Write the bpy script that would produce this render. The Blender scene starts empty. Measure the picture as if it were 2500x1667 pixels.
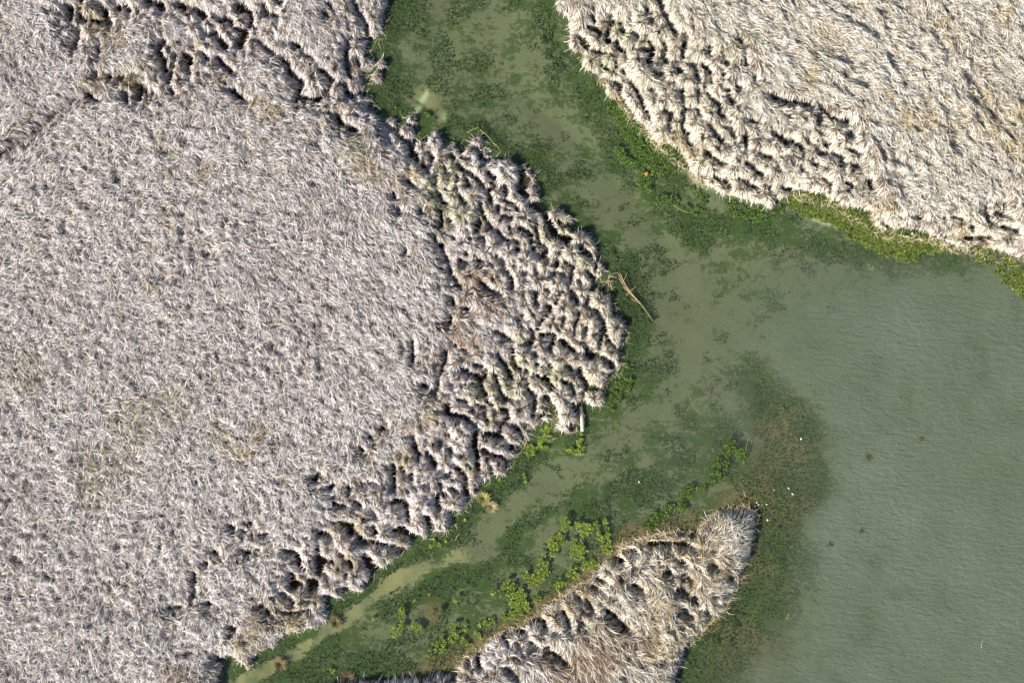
import bpy, math
import numpy as np

# ------------------------------------------------------------------ camera, sky, sun, exposure
S = 0.025                      # metres per photograph pixel on the ground
CX, CY = 1250.0, 833.5
CAM_H = 75.0
scene = bpy.context.scene
cam_d = bpy.data.cameras.new("camera"); cam = bpy.data.objects.new("camera", cam_d)
scene.collection.objects.link(cam); scene.camera = cam
cam.location = (0, 0, CAM_H); cam.rotation_euler = (0, 0, 0)
cam_d.sensor_width = 36.0; cam_d.lens = 36.0 * CAM_H / (2500 * S) ; cam_d.clip_end = 2000

SUN_EL = math.radians(37); SUN_DIR = np.array([-0.80, -0.60])
w = bpy.data.worlds.new("World"); scene.world = w; w.use_nodes = True
wn = w.node_tree; bg = wn.nodes["Background"]
sky = wn.nodes.new("ShaderNodeTexSky"); sky.sky_type = 'NISHITA'; sky.sun_disc = False
sky.sun_elevation = SUN_EL; sky.sun_rotation = math.atan2(SUN_DIR[0], SUN_DIR[1])
wn.links.new(sky.outputs[0], bg.inputs[0]); bg.inputs[1].default_value = 0.065
sd = bpy.data.lights.new("sun", 'SUN'); sd.energy = 4.8; sd.angle = math.radians(0.5); sd.color = (1.0, 0.94, 0.84)
so = bpy.data.objects.new("sun", sd); scene.collection.objects.link(so)
so.rotation_euler = (math.pi/2 - SUN_EL, 0, math.atan2(SUN_DIR[0], -SUN_DIR[1]) * 1.0)
from mathutils import Vector
so.rotation_euler = Vector((SUN_DIR[0]*math.cos(SUN_EL), SUN_DIR[1]*math.cos(SUN_EL), math.sin(SUN_EL))).to_track_quat('Z', 'Y').to_euler()
so.location = (-30, -30, 40)
vs = scene.view_settings; vs.view_transform = 'Standard'; vs.look = 'None'; vs.gamma = 1; vs.exposure = 1.15
scene.cycles.max_bounces = 5; scene.cycles.diffuse_bounces = 3; scene.cycles.transparent_max_bounces = 8
scene.cycles.use_adaptive_sampling = True

rng = np.random.default_rng(7)
COL = scene.collection

# ------------------------------------------------------------------ traced data (photograph pixels)
WEST = [(945,-100),(945,0),(944,15),(934,26),(931,51),(936,74),(913,87),(898,92),(893,115),(885,128),(893,132),(910,143),(912,155),(897,165),
(880,178),(882,190),(885,215),(880,228),(897,226),(902,240),(895,262),(920,270),(925,282),(938,298),(950,312),(965,315),(978,327),(998,347),(1002,355),
(1010,345),(1022,335),(1040,342),(1048,320),(1060,312),(1070,325),(1080,342),(1085,352),(1095,345),(1110,345),(1115,358),(1125,368),(1135,362),(1140,357),
(1160,360),(1166,372),(1178,366),(1192,366),(1198,375),(1205,384),(1225,386),(1245,382),(1262,395),(1266,405),(1275,398),(1290,402),(1300,420),(1312,425),
(1310,440),(1302,447),(1308,460),(1318,475),(1325,490),(1312,492),(1318,505),(1330,520),(1338,512),(1360,500),(1378,508),(1385,520),(1400,515),(1405,535),
(1396,545),(1397,560),(1405,563),(1415,552),(1430,560),(1445,578),(1452,594),(1461,603),(1459,628),(1470,640),(1482,657),(1480,668),(1467,674),(1450,682),
(1446,695),(1459,697),(1468,712),(1478,718),(1487,708),(1492,720),(1497,732),(1495,751),(1500,771),(1520,778),(1530,798),(1520,818),(1523,840),(1511,852),(1518,872),
(1513,903),(1500,908),(1490,917),(1485,932),(1466,949),(1440,952),(1426,962),(1426,980),(1413,988),(1413,1018),(1408,1040),(1400,1058),(1385,1062),(1367,1051),
(1357,1043),(1345,1030),(1324,1030),(1306,1048),(1291,1064),(1278,1070),(1270,1084),(1255,1092),(1264,1112),(1255,1125),(1234,1127),(1234,1145),(1239,1166),(1222,1162),
(1208,1160),(1195,1173),(1177,1179),(1165,1204),(1162,1219),(1142,1217),(1134,1245),(1124,1255),(1098,1252),(1098,1281),(1091,1304),(1065,1301),(1050,1285),(1046,1290),(1040,1300),
(1047,1324),(1030,1316),(1004,1304),(990,1306),(1001,1321),(1001,1342),(973,1342),(976,1362),(953,1380),(925,1397),(910,1382),(900,1400),(898,1422),(883,1451),
(862,1454),(845,1440),(832,1464),(816,1471),(800,1458),(788,1459),(793,1482),(798,1520),(775,1536),(756,1542),(728,1546),(687,1562),(662,1587),(629,1595),
(613,1611),(609,1640),(597,1646),(580,1623),(556,1609),(535,1619),(539,1640),(531,1667),(531,1960),(-900,1960),(-900,-300),(945,-300)]
NORTHEAST = [(1355,-300),(1355,0),(1363,20),(1373,28),(1383,40),(1388,60),(1391,76),(1392,102),(1403,128),(1416,122),(1430,128),(1422,150),(1430,165),(1452,173),(1462,185),(1485,189),
(1500,192),(1482,200),(1478,217),(1488,236),(1505,236),(1519,232),(1528,245),(1534,255),(1554,283),(1570,300),(1587,319),(1600,338),(1612,350),(1635,352),(1661,356),(1672,378),(1682,398),(1687,410),(1697,428),
(1720,436),(1732,450),(1752,458),(1777,477),(1800,476),(1830,488),(1860,495),(1893,510),(1906,492),(1929,475),(1946,459),(1991,468),(2020,474),(2045,486),(2062,505),(2098,506),
(2125,515),(2140,545),(2163,570),(2180,560),(2212,556),(2245,560),(2279,568),(2300,584),(2325,588),(2345,602),(2372,606),(2390,598),(2413,604),(2449,608),(2498,628),(2560,655),(3400,900),(3400,-300)]
SPIT = [(1110,1667),(1112,1650),(1120,1626),(1143,1611),(1176,1596),(1190,1575),(1204,1563),(1235,1552),(1262,1546),(1278,1533),(1290,1524),(1312,1520),(1322,1505),(1329,1494),(1365,1466),
(1398,1446),(1431,1428),(1459,1400),(1472,1379),(1510,1362),(1513,1343),(1548,1328),(1580,1318),(1616,1310),(1647,1305),(1700,1312),(1710,1292),(1741,1261),(1786,1248),(1830,1243),(1853,1252),
(1850,1279),(1844,1314),(1830,1381),(1814,1417),(1806,1439),(1786,1457),(1768,1497),(1732,1524),(1710,1556),(1680,1580),(1668,1620),(1654,1667),(1600,1960),(700,1960),(700,1690),(820,1678),(880,1668),(1000,1664),(1060,1656),(1085,1652)]
LANDS = [("west", WEST), ("northeast", NORTHEAST), ("spit", SPIT)]

# dark gaps: (offset x, offset y, display scale, [(width, points)])
GAPS = [
(0,0,3.92,[(45,[(640,60),(650,160)]),(14,[(655,235),(640,250)]),(18,[(730,290),(720,370),(695,450)]),(40,[(730,60),(750,140),(780,180)]),(40,[(755,-20),(770,20)]),
(30,[(840,160),(900,180),(930,200)]),(45,[(940,40),(990,90),(1010,180),(1040,210)]),(35,[(1100,30),(1120,90)]),(38,[(1180,20),(1220,100)]),(50,[(1400,-10),(1410,20)]),
(60,[(1500,10),(1540,60)]),(60,[(1700,30),(1770,60)]),(55,[(1880,90),(1950,150)]),(90,[(2280,60),(2290,70)]),(35,[(2080,190),(2160,150),(2200,210),(2250,270),(2330,280)]),
(35,[(1980,330),(2060,300)]),(55,[(2090,370),(2140,430)]),(60,[(2330,330),(2260,430)]),(40,[(1560,390),(1515,460),(1530,540),(1550,570)]),(30,[(1550,600),(1560,660)]),
(30,[(1660,520),(1640,600),(1650,650),(1600,760)]),(30,[(1780,580),(1780,650),(1810,700)]),(40,[(1740,510),(1800,530),(1820,590)]),(30,[(1830,430),(1840,460)]),(35,[(1920,490),(1980,560)]),
(35,[(2080,550),(2120,600),(2200,670)]),(40,[(1310,810),(1320,900),(1310,940)]),(30,[(1190,890),(1190,920)]),(25,[(1370,800),(1380,860)]),(24,[(1440,860),(1445,900)]),(28,[(1130,750),(1170,730)]),
(20,[(1040,720),(1050,740)]),(25,[(830,890),(850,910)]),(25,[(890,950),(910,950)]),(14,[(905,690),(905,740)]),(10,[(945,430),(935,540)]),(17,[(-60,1500),(0,1470),(100,1410),(200,1330),(330,1250),(430,1180),(520,1080),(600,1030)]),
(12,[(650,990),(720,920)]),(24,[(1640,870),(1650,890)]),(20,[(2230,860),(2260,910),(2330,950)])]),
(500,0,3.92,[(110,[(325,55),(335,65)]),(35,[(400,100),(440,200),(390,260)]),(40,[(550,30),(580,90),(550,140)]),(30,[(640,110),(680,135)]),(45,[(720,10),(680,-20)]),(50,[(370,300),(330,390),(290,430)]),
(30,[(440,240),(480,260)]),(32,[(500,380),(560,440),(650,505)]),(28,[(730,570),(790,600),(800,690),(860,740),(930,790)]),(25,[(930,800),(890,860),(860,960)]),(28,[(920,920),(1010,935)]),
(55,[(1065,940),(1080,935)]),(30,[(1100,900),(1170,840),(1220,760),(1150,700),(1100,670)]),(35,[(1170,890),(1170,900)]),(30,[(1420,-30),(1420,20),(1470,130),(1540,230),(1550,320)]),(18,[(1400,365),(1530,345)]),
(30,[(1360,390),(1340,500),(1340,620),(1370,700),(1400,720)]),(30,[(1450,530),(1460,620)]),(40,[(1320,790),(1350,870),(1410,910)]),(16,[(1500,850),(1430,890)]),(45,[(1500,700),(1540,720),(1520,800)]),
(32,[(1250,1100),(1290,1180),(1360,1200),(1450,1250)]),(14,[(240,860),(310,900),(390,960)]),(22,[(1190,30),(1200,60)]),(20,[(1130,120),(1170,150)]),(16,[(830,410),(900,450)]),(14,[(960,520),(1010,540)]),(25,[(1580,350),(1530,450)]),(20,[(1760,1340),(1750,1370)])]),
(850,250,3.92,[(30,[(480,310),(590,390),(600,480),(640,540)]),(24,[(650,480),(660,550)]),(28,[(770,460),(800,520),(790,570)]),(22,[(720,600),(750,660)]),(30,[(1270,490),(1300,530),(1350,540)]),(24,[(1250,450),(1270,500)]),
(24,[(1090,520),(1150,530)]),(24,[(970,490),(1010,530)]),(20,[(930,600),(940,680)]),(30,[(1060,600),(1130,660),(1200,690),(1260,750),(1280,810)]),(50,[(1340,670),(1390,720),(1380,790)]),(35,[(1340,830),(1360,900),(1370,960)]),
(40,[(1500,800),(1510,870)]),(60,[(1670,660),(1670,760),(1640,840),(1700,870)]),(26,[(1640,640),(1700,690),(1740,740),(1700,780)]),(26,[(1440,980),(1430,1050)]),(26,[(1500,940),(1580,960),(1630,1020)]),(22,[(1480,1090),(1560,1090)]),
(28,[(1060,900),(1100,950)]),(18,[(1130,740),(1150,790)]),(20,[(1040,700),(1050,720)]),(24,[(870,870),(880,930),(930,950)]),(26,[(1260,950),(1290,1040),(1310,1100),(1350,1170)]),(50,[(1240,1160),(1240,1210)]),(34,[(1350,1170),(1360,1190)]),
(34,[(1548,1190),(1554,1192)]),(36,[(1640,1190),(1710,1220),(1740,1280),(1745,1330)]),(26,[(1790,1140),(1810,1200),(1820,1280),(1840,1340),(1900,1380),(1900,1440),(1850,1500)]),(30,[(1430,1220),(1460,1270),(1520,1310)]),
(32,[(1590,1310),(1640,1340)]),(32,[(1615,1400),(1628,1402)]),(28,[(1770,1390),(1780,1420)]),(60,[(1760,970),(1850,1010),(1900,1080),(1930,1180),(1990,1270),(2060,1290)]),(36,[(2130,1160),(2170,1190)]),(40,[(2020,1130),(2030,1134)]),
(50,[(2110,1300),(2110,1350)]),(24,[(2030,1430),(2060,1400)]),(36,[(2240,1430),(2300,1450)]),(22,[(880,1060),(900,1130),(890,1180)]),(20,[(960,1100),(980,1130)]),(20,[(820,1290),(870,1360),(900,1400)]),(14,[(900,1360),(930,1460),(950,1540)]),
(20,[(840,700),(840,740)]),(16,[(930,820),(935,830)]),(16,[(570,740),(620,790)]),(16,[(430,880),(440,910)]),(14,[(690,1020),(700,1060)]),(14,[(470,1020),(490,1060)]),(14,[(550,1410),(540,1440)]),(14,[(1000,1290),(1010,1310)]),(20,[(1300,1310),(1310,1340)]),(16,[(1130,1430),(1140,1460)])]),
(1000,450,3.92,[(30,[(1640,600),(1720,640),(1740,700)]),(26,[(1490,720),(1560,780),(1560,860),(1520,960)]),(30,[(1410,740),(1400,790)]),(26,[(1360,850),(1460,840)]),(18,[(1590,720),(1600,760)]),(30,[(1710,840),(1730,880),(1770,900)]),
(22,[(1790,740),(1790,830)]),(50,[(1760,880),(1800,930),(1750,1000)]),(26,[(1620,910),(1640,950)]),(26,[(1540,1010),(1600,1060),(1600,1130)]),(28,[(1550,1080),(1560,1090)]),(26,[(1470,1020),(1420,1080),(1400,1130)]),
(30,[(1290,1010),(1320,1030)]),(30,[(1310,1160),(1360,1180),(1320,1260),(1260,1320),(1230,1370)]),(26,[(1210,1040),(1205,1140)]),(26,[(1720,1070),(1710,1160),(1740,1190)]),(26,[(1710,1190),(1790,1200),(1840,1290),(1890,1380),(1900,1450)]),
(26,[(1640,1230),(1600,1320),(1580,1400),(1590,1450)]),(30,[(1490,1280),(1450,1360),(1430,1380)]),(30,[(1270,1430),(1350,1430),(1390,1470)]),(30,[(1200,1440),(1160,1490),(1100,1540)]),(30,[(1380,1500),(1340,1560)]),(30,[(1450,1480),(1510,1560)]),
(18,[(1700,1360),(1700,1450)]),(26,[(1850,1400),(1830,1560)]),(26,[(1900,1450),(1960,1550)]),(20,[(1080,1250),(1060,1300)]),(22,[(1030,1300),(1040,1310)]),(18,[(950,860),(990,930),(970,1000)]),(30,[(970,940),(965,980)]),(20,[(1100,850),(1110,860)]),
(16,[(1200,820),(1210,840)]),(20,[(900,760),(950,850)]),(16,[(640,720),(700,740)]),(16,[(550,640),(555,680)]),(14,[(800,680),(840,690)]),(16,[(350,720),(380,800),(430,900),(490,1000)]),(14,[(420,1090),(425,1150)]),(12,[(680,940),(760,1010),(870,1060)]),
(14,[(540,1190),(560,1190)]),(14,[(390,1280),(385,1340)]),(14,[(480,720),(540,760)]),(16,[(830,1420),(960,1470)]),(24,[(950,1470),(990,1490)]),(26,[(1150,1390),(1165,1400)]),(20,[(20,1500),(30,1560)])]),
(1000,750,3.92,[(30,[(990,400),(985,500),(1020,560),(1060,580)]),(28,[(1090,370),(1150,370),(1200,280)]),(22,[(1200,460),(1210,470)]),(30,[(1370,340),(1350,420)]),(34,[(1480,320),(1520,370),(1570,420)]),(40,[(1340,570),(1350,610),(1300,680),(1340,750),(1380,790)]),
(26,[(850,450),(880,520),(920,570),(950,640),(990,690)]),(24,[(1100,590),(1110,610)]),(30,[(1220,660),(1280,690)]),(22,[(1220,540),(1230,550)]),(40,[(1640,590),(1620,650),(1690,700),(1700,760)]),(30,[(1730,790),(1790,790)]),
(50,[(1720,470),(1800,460),(1870,500),(1950,570)]),(20,[(1700,390),(1700,430)]),(22,[(1510,560),(1560,590)]),(30,[(1480,730),(1540,730),(1570,820)]),(24,[(820,640),(840,740),(870,830),(920,900)]),(26,[(740,600),(730,660),(710,690)]),
(28,[(620,650),(660,680),(690,770),(730,850),(730,900)]),(30,[(510,600),(580,630)]),(20,[(640,550),(700,570)]),(26,[(768,920),(780,930)]),(26,[(870,980),(920,1000),(940,1060),(880,1110)]),(26,[(940,870),(980,880)]),(22,[(630,940),(600,1000)]),
(20,[(450,890),(550,900),(560,940)]),(24,[(650,940),(700,950)]),(28,[(720,1000),(740,1090)]),(32,[(1130,750),(1150,800),(1200,830),(1200,940),(1180,1050)]),(30,[(1290,850),(1330,880),(1350,920),(1310,980)]),(40,[(360,940),(350,1000)]),
(30,[(380,1040),(440,1030),(530,1060),(600,1110),(640,1170),(740,1210),(830,1210)]),(24,[(840,1180),(860,1130),(960,1130),(1030,1180),(1080,1250)]),(34,[(780,1230),(880,1250)]),(30,[(960,1330),(970,1380)]),(26,[(700,1350),(760,1400),(820,1430),(900,1450)]),
(50,[(620,1230),(610,1350),(640,1430),(650,1560)]),(20,[(1070,1120),(1130,1130)]),(30,[(1240,1050),(1310,1000)]),(40,[(1560,930),(1590,980)]),(80,[(1380,980),(1400,1080)]),(45,[(1560,1150),(1550,1170)]),(30,[(1710,1080),(1720,1020)]),
(35,[(350,1220),(370,1250)]),(20,[(390,1350),(395,1400)]),(40,[(180,1400),(210,1480),(230,1540)]),(14,[(340,430),(340,480),(310,620),(270,730),(250,850)]),(20,[(30,1240),(30,1340),(70,1400),(80,1480)]),(16,[(130,740),(150,780)]),
(16,[(20,340),(40,520)]),(20,[(520,400),(530,410)]),(14,[(430,350),(440,370)]),(30,[(450,1560),(470,1550)])]),
(800,1000,3.92,[(40,[(1230,560),(1300,620),(1330,700),(1320,800),(1340,860)]),(30,[(1180,610),(1130,650)]),(26,[(1080,720),(1070,790)]),(40,[(1040,830),(1050,950)]),(30,[(1190,760),(1240,800)]),(26,[(1100,800),(1130,830)]),(50,[(1480,730),(1440,790)]),
(36,[(1580,620),(1560,560)]),(60,[(940,1050),(980,1130),(1000,1210)]),(36,[(640,880),(730,880),(750,960),(770,1080)]),(50,[(700,1170),(800,1220),(860,1240)]),(30,[(600,1160),(680,1150)]),(28,[(620,540),(630,640),(630,760)]),(22,[(700,550),(720,590)]),
(26,[(800,630),(810,680)]),(24,[(830,320),(840,380),(870,440)]),(45,[(950,420),(1000,480),(1020,540)]),(24,[(1060,300),(1080,340)]),(28,[(430,1130),(460,1180)]),(34,[(290,1280),(420,1270),(520,1310),(640,1330)]),(28,[(260,890),(300,930)]),
(24,[(60,910),(170,930)]),(40,[(120,1110),(220,1130),(210,1200)]),(24,[(290,1200),(300,1250)]),(45,[(340,1420),(360,1480),(400,1560)]),(20,[(320,380),(340,400)]),(18,[(390,700),(440,700)]),(22,[(200,750),(210,780)]),(18,[(320,700),(330,720)]),
(20,[(560,900),(620,890)]),(16,[(430,1000),(450,1030)]),(22,[(510,180),(516,190)]),(18,[(410,260),(430,280)]),(18,[(550,140),(560,160)])]),
(500,1150,3.92,[(22,[(1040,90),(1100,30)]),(24,[(1190,180),(1220,140)]),(34,[(870,800),(900,900),(940,960)]),(24,[(770,770),(840,780)]),(30,[(1060,740),(1070,800)]),(70,[(1060,860),(1110,870),(1070,960)]),(40,[(1180,880),(1210,880)]),(40,[(1080,1010),(1150,1000)]),
(60,[(1000,1060),(1050,1090),(1010,1140)]),(60,[(830,1050),(830,1120)]),(40,[(880,1080),(900,1090)]),(40,[(1120,590),(1080,610)]),(30,[(1170,620),(1180,640)]),(24,[(1220,500),(1330,500)]),(50,[(1390,530),(1390,590)]),(30,[(1370,880),(1390,940)]),
(55,[(1520,820),(1560,870)]),(60,[(1600,960),(1630,950)]),(50,[(1540,1090),(1560,1120)]),(50,[(1320,1150),(1330,1190)]),(30,[(1290,800),(1300,830)]),(24,[(1330,990),(1340,1010)]),(30,[(810,1240),(830,1270)]),(20,[(720,1180),(760,1200)]),(20,[(840,1000),(800,980)]),
(22,[(740,1370),(900,1350),(990,1350)]),(24,[(30,1260),(40,1270)]),(22,[(600,1370),(605,1380)]),(22,[(520,1300),(530,1310)]),(18,[(260,1500),(270,1510)]),(26,[(80,780),(120,790)]),(16,[(240,520),(270,560)]),(14,[(360,570),(365,580)]),(16,[(550,610),(600,600)]),
(16,[(370,770),(410,790)]),(14,[(480,750),(500,750)]),(14,[(430,500),(450,500)])]),
(400,1300,2.442,[(14,[(260,420),(265,430)]),(9,[(170,240),(180,300),(170,390)]),(20,[(310,770),(340,780)]),(11,[(60,450),(90,450)]),(9,[(30,460),(35,470)]),(14,[(395,570),(410,590)]),(12,[(610,480),(615,500)]),(9,[(250,180),(252,190)])]),
(1340,0,3.92,[(24,[(440,150),(450,180)]),(30,[(600,130),(600,190),(580,270),(560,370)]),(26,[(640,185),(690,190)]),(30,[(700,270),(720,290)]),(45,[(570,340),(580,370)]),(30,[(380,245),(470,270),(490,310)]),(60,[(330,370),(370,420)]),(24,[(280,310),(310,360)]),
(26,[(440,470),(550,490)]),(34,[(650,390),(670,450),(720,480)]),(22,[(800,310),(860,340)]),(24,[(820,455),(960,465)]),(40,[(970,390),(1000,420),(1000,490),(970,580)]),(40,[(1110,530),(1140,570)]),(26,[(1040,680),(1090,700)]),(32,[(1258,650),(1270,670)]),
(26,[(1050,-20),(1090,60),(1110,130),(1160,220),(1220,290)]),(24,[(950,90),(990,110)]),(24,[(980,180),(990,190)]),(18,[(790,180),(795,190)]),(30,[(530,620),(570,650)]),(24,[(650,570),(660,620)]),(18,[(740,530),(750,560)]),(20,[(500,590),(520,600)]),(18,[(730,660),(745,690)]),
(40,[(660,770),(700,830),(680,870)]),(24,[(770,750),(860,850),(900,950),(940,1040),(990,1110)]),(26,[(985,850),(1010,865)]),(30,[(1110,1060),(1180,1070),(1190,1120)]),(14,[(1170,1150),(1160,1180)]),(24,[(1280,850),(1280,950),(1300,1020),(1300,1120),(1290,1220),(1340,1270)]),
(14,[(1310,1020),(1440,1030)]),(20,[(1430,870),(1440,970)]),(18,[(1440,1040),(1440,1090)]),(34,[(1330,370),(1300,460),(1290,560)]),(22,[(1380,610),(1430,680),(1440,760)]),(30,[(1500,630),(1560,680)]),(24,[(1690,570),(1710,590)]),(22,[(1670,690),(1670,750)]),
(22,[(1700,850),(1740,860)]),(18,[(1740,910),(1780,980)]),(24,[(1540,870),(1580,940),(1630,1010),(1640,1080),(1700,1110)]),(24,[(1540,1200),(1600,1270),(1680,1360)]),(22,[(1750,1250),(1780,1290)]),(30,[(1910,1290),(1890,1340),(1900,1410)]),(34,[(1340,1330),(1370,1370)]),
(22,[(1520,1450),(1600,1520),(1650,1567)]),(14,[(1550,450),(1550,490)]),(14,[(1885,570),(1890,620)]),(14,[(1980,730),(1985,770)]),(14,[(1820,380),(1840,400)]),(14,[(2150,910),(2200,950)]),(14,[(2240,960),(2300,970)]),(16,[(1950,1140),(2010,1180)]),
(20,[(2050,1470),(2150,1500)]),(20,[(2210,1310),(2300,1360)]),(16,[(1820,820),(1850,840)]),(14,[(1560,750),(1565,770)]),(16,[(1110,410),(1130,480)])]),
(1500,200,2.24,[(12,[(510,370),(560,420),(630,440)]),(16,[(730,440),(780,470),(820,500)]),(14,[(800,390),(860,410)]),(18,[(560,510),(630,540),(640,570)]),(18,[(690,520),(740,550),(790,575)]),(16,[(480,510),(510,510)]),(18,[(930,570),(990,580)]),(14,[(860,570),(865,600)]),
(14,[(900,640),(920,650)]),(14,[(880,280),(940,330)]),(18,[(980,310),(1040,370)]),(14,[(1070,310),(1080,325)]),(14,[(1160,330),(1180,345)]),(14,[(1210,380),(1250,410),(1250,460)]),(12,[(1130,380),(1170,385)]),(12,[(1100,450),(1130,450)]),(16,[(1290,290),(1310,295)]),
(14,[(1300,370),(1320,380)]),(12,[(1320,460),(1340,460)]),(14,[(1280,550),(1310,555)]),(10,[(1150,530),(1170,545)]),(12,[(1120,200),(1130,230)]),(12,[(1140,130),(1190,190)]),(7,[(1200,185),(1280,215)]),(7,[(980,105),(1080,125)]),(9,[(870,75),(900,90)]),(8,[(750,205),(790,225)]),(8,[(1030,480),(1050,480)]),(10,[(1200,560),(1200,600)])]),
(1900,300,2.24,[(16,[(470,465),(510,490)]),(14,[(770,505),(790,508)]),(14,[(914,515),(919,518)]),(14,[(980,515),(1010,525)]),(15,[(1150,450),(1155,490),(1165,530)]),(16,[(1205,485),(1240,500),(1260,470),(1255,440)]),(16,[(590,540),(640,580)]),(16,[(940,620),(980,610)]),
(14,[(1040,620),(1110,620),(1190,620)]),(14,[(1240,560),(1320,590)]),(10,[(1060,560),(1080,570)]),(9,[(510,310),(515,360)]),(9,[(265,310),(270,320)])]),
(1500,1167,2.24,[(20,[(368,465),(385,470)]),(16,[(290,520),(310,525)]),(18,[(110,590),(150,620)]),(22,[(60,400),(120,410)]),(22,[(38,460),(50,465)]),(18,[(180,370),(260,365),(380,370),(430,385)]),(12,[(350,620),(400,640)]),(10,[(540,480),(560,490)]),(10,[(640,540),(655,560)]),
(12,[(370,730),(430,760)]),(12,[(510,740),(530,770)]),(12,[(450,660),(460,690)]),(10,[(410,550),(430,560)])]),
(1000,1267,3.92,[(44,[(1200,960),(1290,1000),(1300,1060)]),(24,[(880,1150),(930,1200),(940,1240)]),(24,[(1060,1100),(1110,1110)]),(30,[(650,1310),(660,1400),(670,1440)]),(24,[(530,1380),(560,1400)]),(18,[(1480,900),(1500,960),(1540,1040)]),(20,[(1590,750),(1640,780)]),
(18,[(1700,780),(1760,880)]),(22,[(1770,660),(1830,690)]),(18,[(1020,1200),(1060,1250)]),(16,[(1150,1190),(1220,1240)]),(18,[(1320,1240),(1400,1310),(1500,1400)]),(18,[(920,1430),(1040,1540)]),(16,[(1880,870),(1960,930),(2000,950)]),(26,[(2160,640),(2230,680)]),(14,[(2000,1000),(2100,1050)]),
(18,[(1820,580),(1870,610)]),(16,[(1640,1000),(1700,1020)])]),
]
ISLETS = [(990,319,15),(1454,972,19),(918,182,11),(927,150,9),(1005,290,9),(1164,340,10),(1182,370,11),(951,293,10)]   # single clumps standing in the water

# colour patches of the grass: (x, y, radius, kind)
PATCH = [(250,75,32,'tan'),(235,50,24,'tan'),(300,90,24,'tan'),(310,115,18,'tan'),(220,215,20,'tan'),(250,205,22,'tan'),(300,190,24,'tan'),(350,180,26,'olive'),(330,215,30,'tan'),(380,165,22,'olive'),(440,175,22,'olive'),(400,140,22,'olive'),
(490,112,15,'tan'),(210,25,18,'tan'),(470,10,20,'tan'),(550,195,18,'tan'),(530,200,14,'tan'),(640,260,24,'tan'),(670,280,24,'tan'),(600,235,16,'tan'),(410,350,20,'olive'),(425,375,18,'olive'),(410,430,18,'tan'),(415,520,22,'olive'),(430,560,14,'tan'),(380,690,18,'tan'),(500,430,25,'tan'),
(260,1130,70,'olive'),(330,1020,60,'olive'),(420,980,50,'olive'),(640,1050,28,'tan'),(540,1070,40,'olive'),(600,1100,30,'tan'),(250,1180,50,'olive'),(80,900,60,'olive'),(870,360,45,'olive'),(900,420,40,'tan'),(1010,420,28,'tan'),(960,450,25,'tan'),(820,300,35,'olive'),
(1100,430,60,'green'),(1060,480,45,'green'),(1120,510,55,'green'),(1090,540,40,'green'),(1180,540,30,'green'),(1060,580,15,'tan'),(1090,640,18,'tan'),(1130,650,18,'olive'),(1200,740,40,'brown'),(1170,700,55,'brown'),(1110,740,25,'brown'),(1080,800,22,'brown'),(1060,870,22,'brown'),(1130,830,50,'brown'),
(1070,985,28,'tan'),(1040,1020,30,'tan'),(1000,1040,25,'tan'),(1090,1060,18,'tan'),(980,1110,28,'tan'),(930,1050,20,'brown'),(1180,950,40,'green'),(1240,930,50,'green'),(1270,900,40,'green'),(1200,1010,40,'green'),(1350,920,30,'green'),(1280,830,25,'green'),(1330,570,25,'green'),(1380,560,25,'green'),(1420,650,20,'green'),(1440,930,16,'green'),
(870,1290,35,'tan'),(840,1370,30,'tan'),(820,1290,20,'tan'),(730,1420,20,'tan'),(640,1500,50,'tan'),(720,1480,50,'olive'),(620,1570,40,'tan'),(760,1450,28,'tan'),(700,1500,50,'tan'),(450,1640,40,'brown'),(600,1610,30,'tan'),(940,1360,18,'green'),(970,1320,14,'green'),(1100,1240,18,'green'),(1150,1140,25,'green'),
(1460,80,18,'green'),(1475,60,18,'green'),(1505,75,20,'green'),(1450,145,18,'green'),(1490,160,18,'green'),(1470,170,14,'green'),(1620,120,20,'green'),(1530,100,18,'green'),(1560,110,20,'green'),(1580,345,30,'tan'),(1640,340,35,'tan'),(1700,380,40,'tan'),(1650,360,25,'tan'),(1500,225,14,'tan'),(1770,130,25,'olive'),
(2190,290,34,'tan'),(2240,300,30,'tan'),(2310,315,30,'tan'),(2400,310,45,'tan'),(2450,345,40,'tan'),(1980,90,28,'tan'),(1960,190,30,'tan'),(2280,60,30,'tan'),(2300,110,25,'tan'),(2430,40,30,'tan'),(2380,240,25,'tan'),(2145,240,16,'tan'),(2480,280,40,'tan'),(2120,520,30,'tan'),(2150,500,25,'tan'),(2350,570,25,'tan'),(2400,590,25,'tan'),(1820,100,30,'olive'),(2000,130,40,'olive'),
(1700,1300,30,'tan'),(1640,1330,35,'tan'),(1720,1350,40,'tan'),(1600,1400,35,'tan'),(1680,1420,40,'tan'),(1740,1400,30,'tan'),(1620,1470,40,'tan'),(1580,1490,40,'tan'),(1640,1520,50,'tan'),(1430,1440,30,'tan'),(1380,1480,30,'tan'),(1350,1500,22,'tan'),(1500,1380,20,'tan'),(1580,1330,25,'tan'),
(1450,1600,80,'brown'),(1380,1620,60,'brown'),(1520,1560,60,'brown'),(1600,1570,50,'tan'),(1820,1330,18,'tan'),(1835,1300,15,'tan'),(1800,1400,18,'olive'),(1780,1450,18,'olive'),(1130,1640,25,'tan'),(1740,1270,25,'tan'),(1820,1380,16,'olive')]
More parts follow.
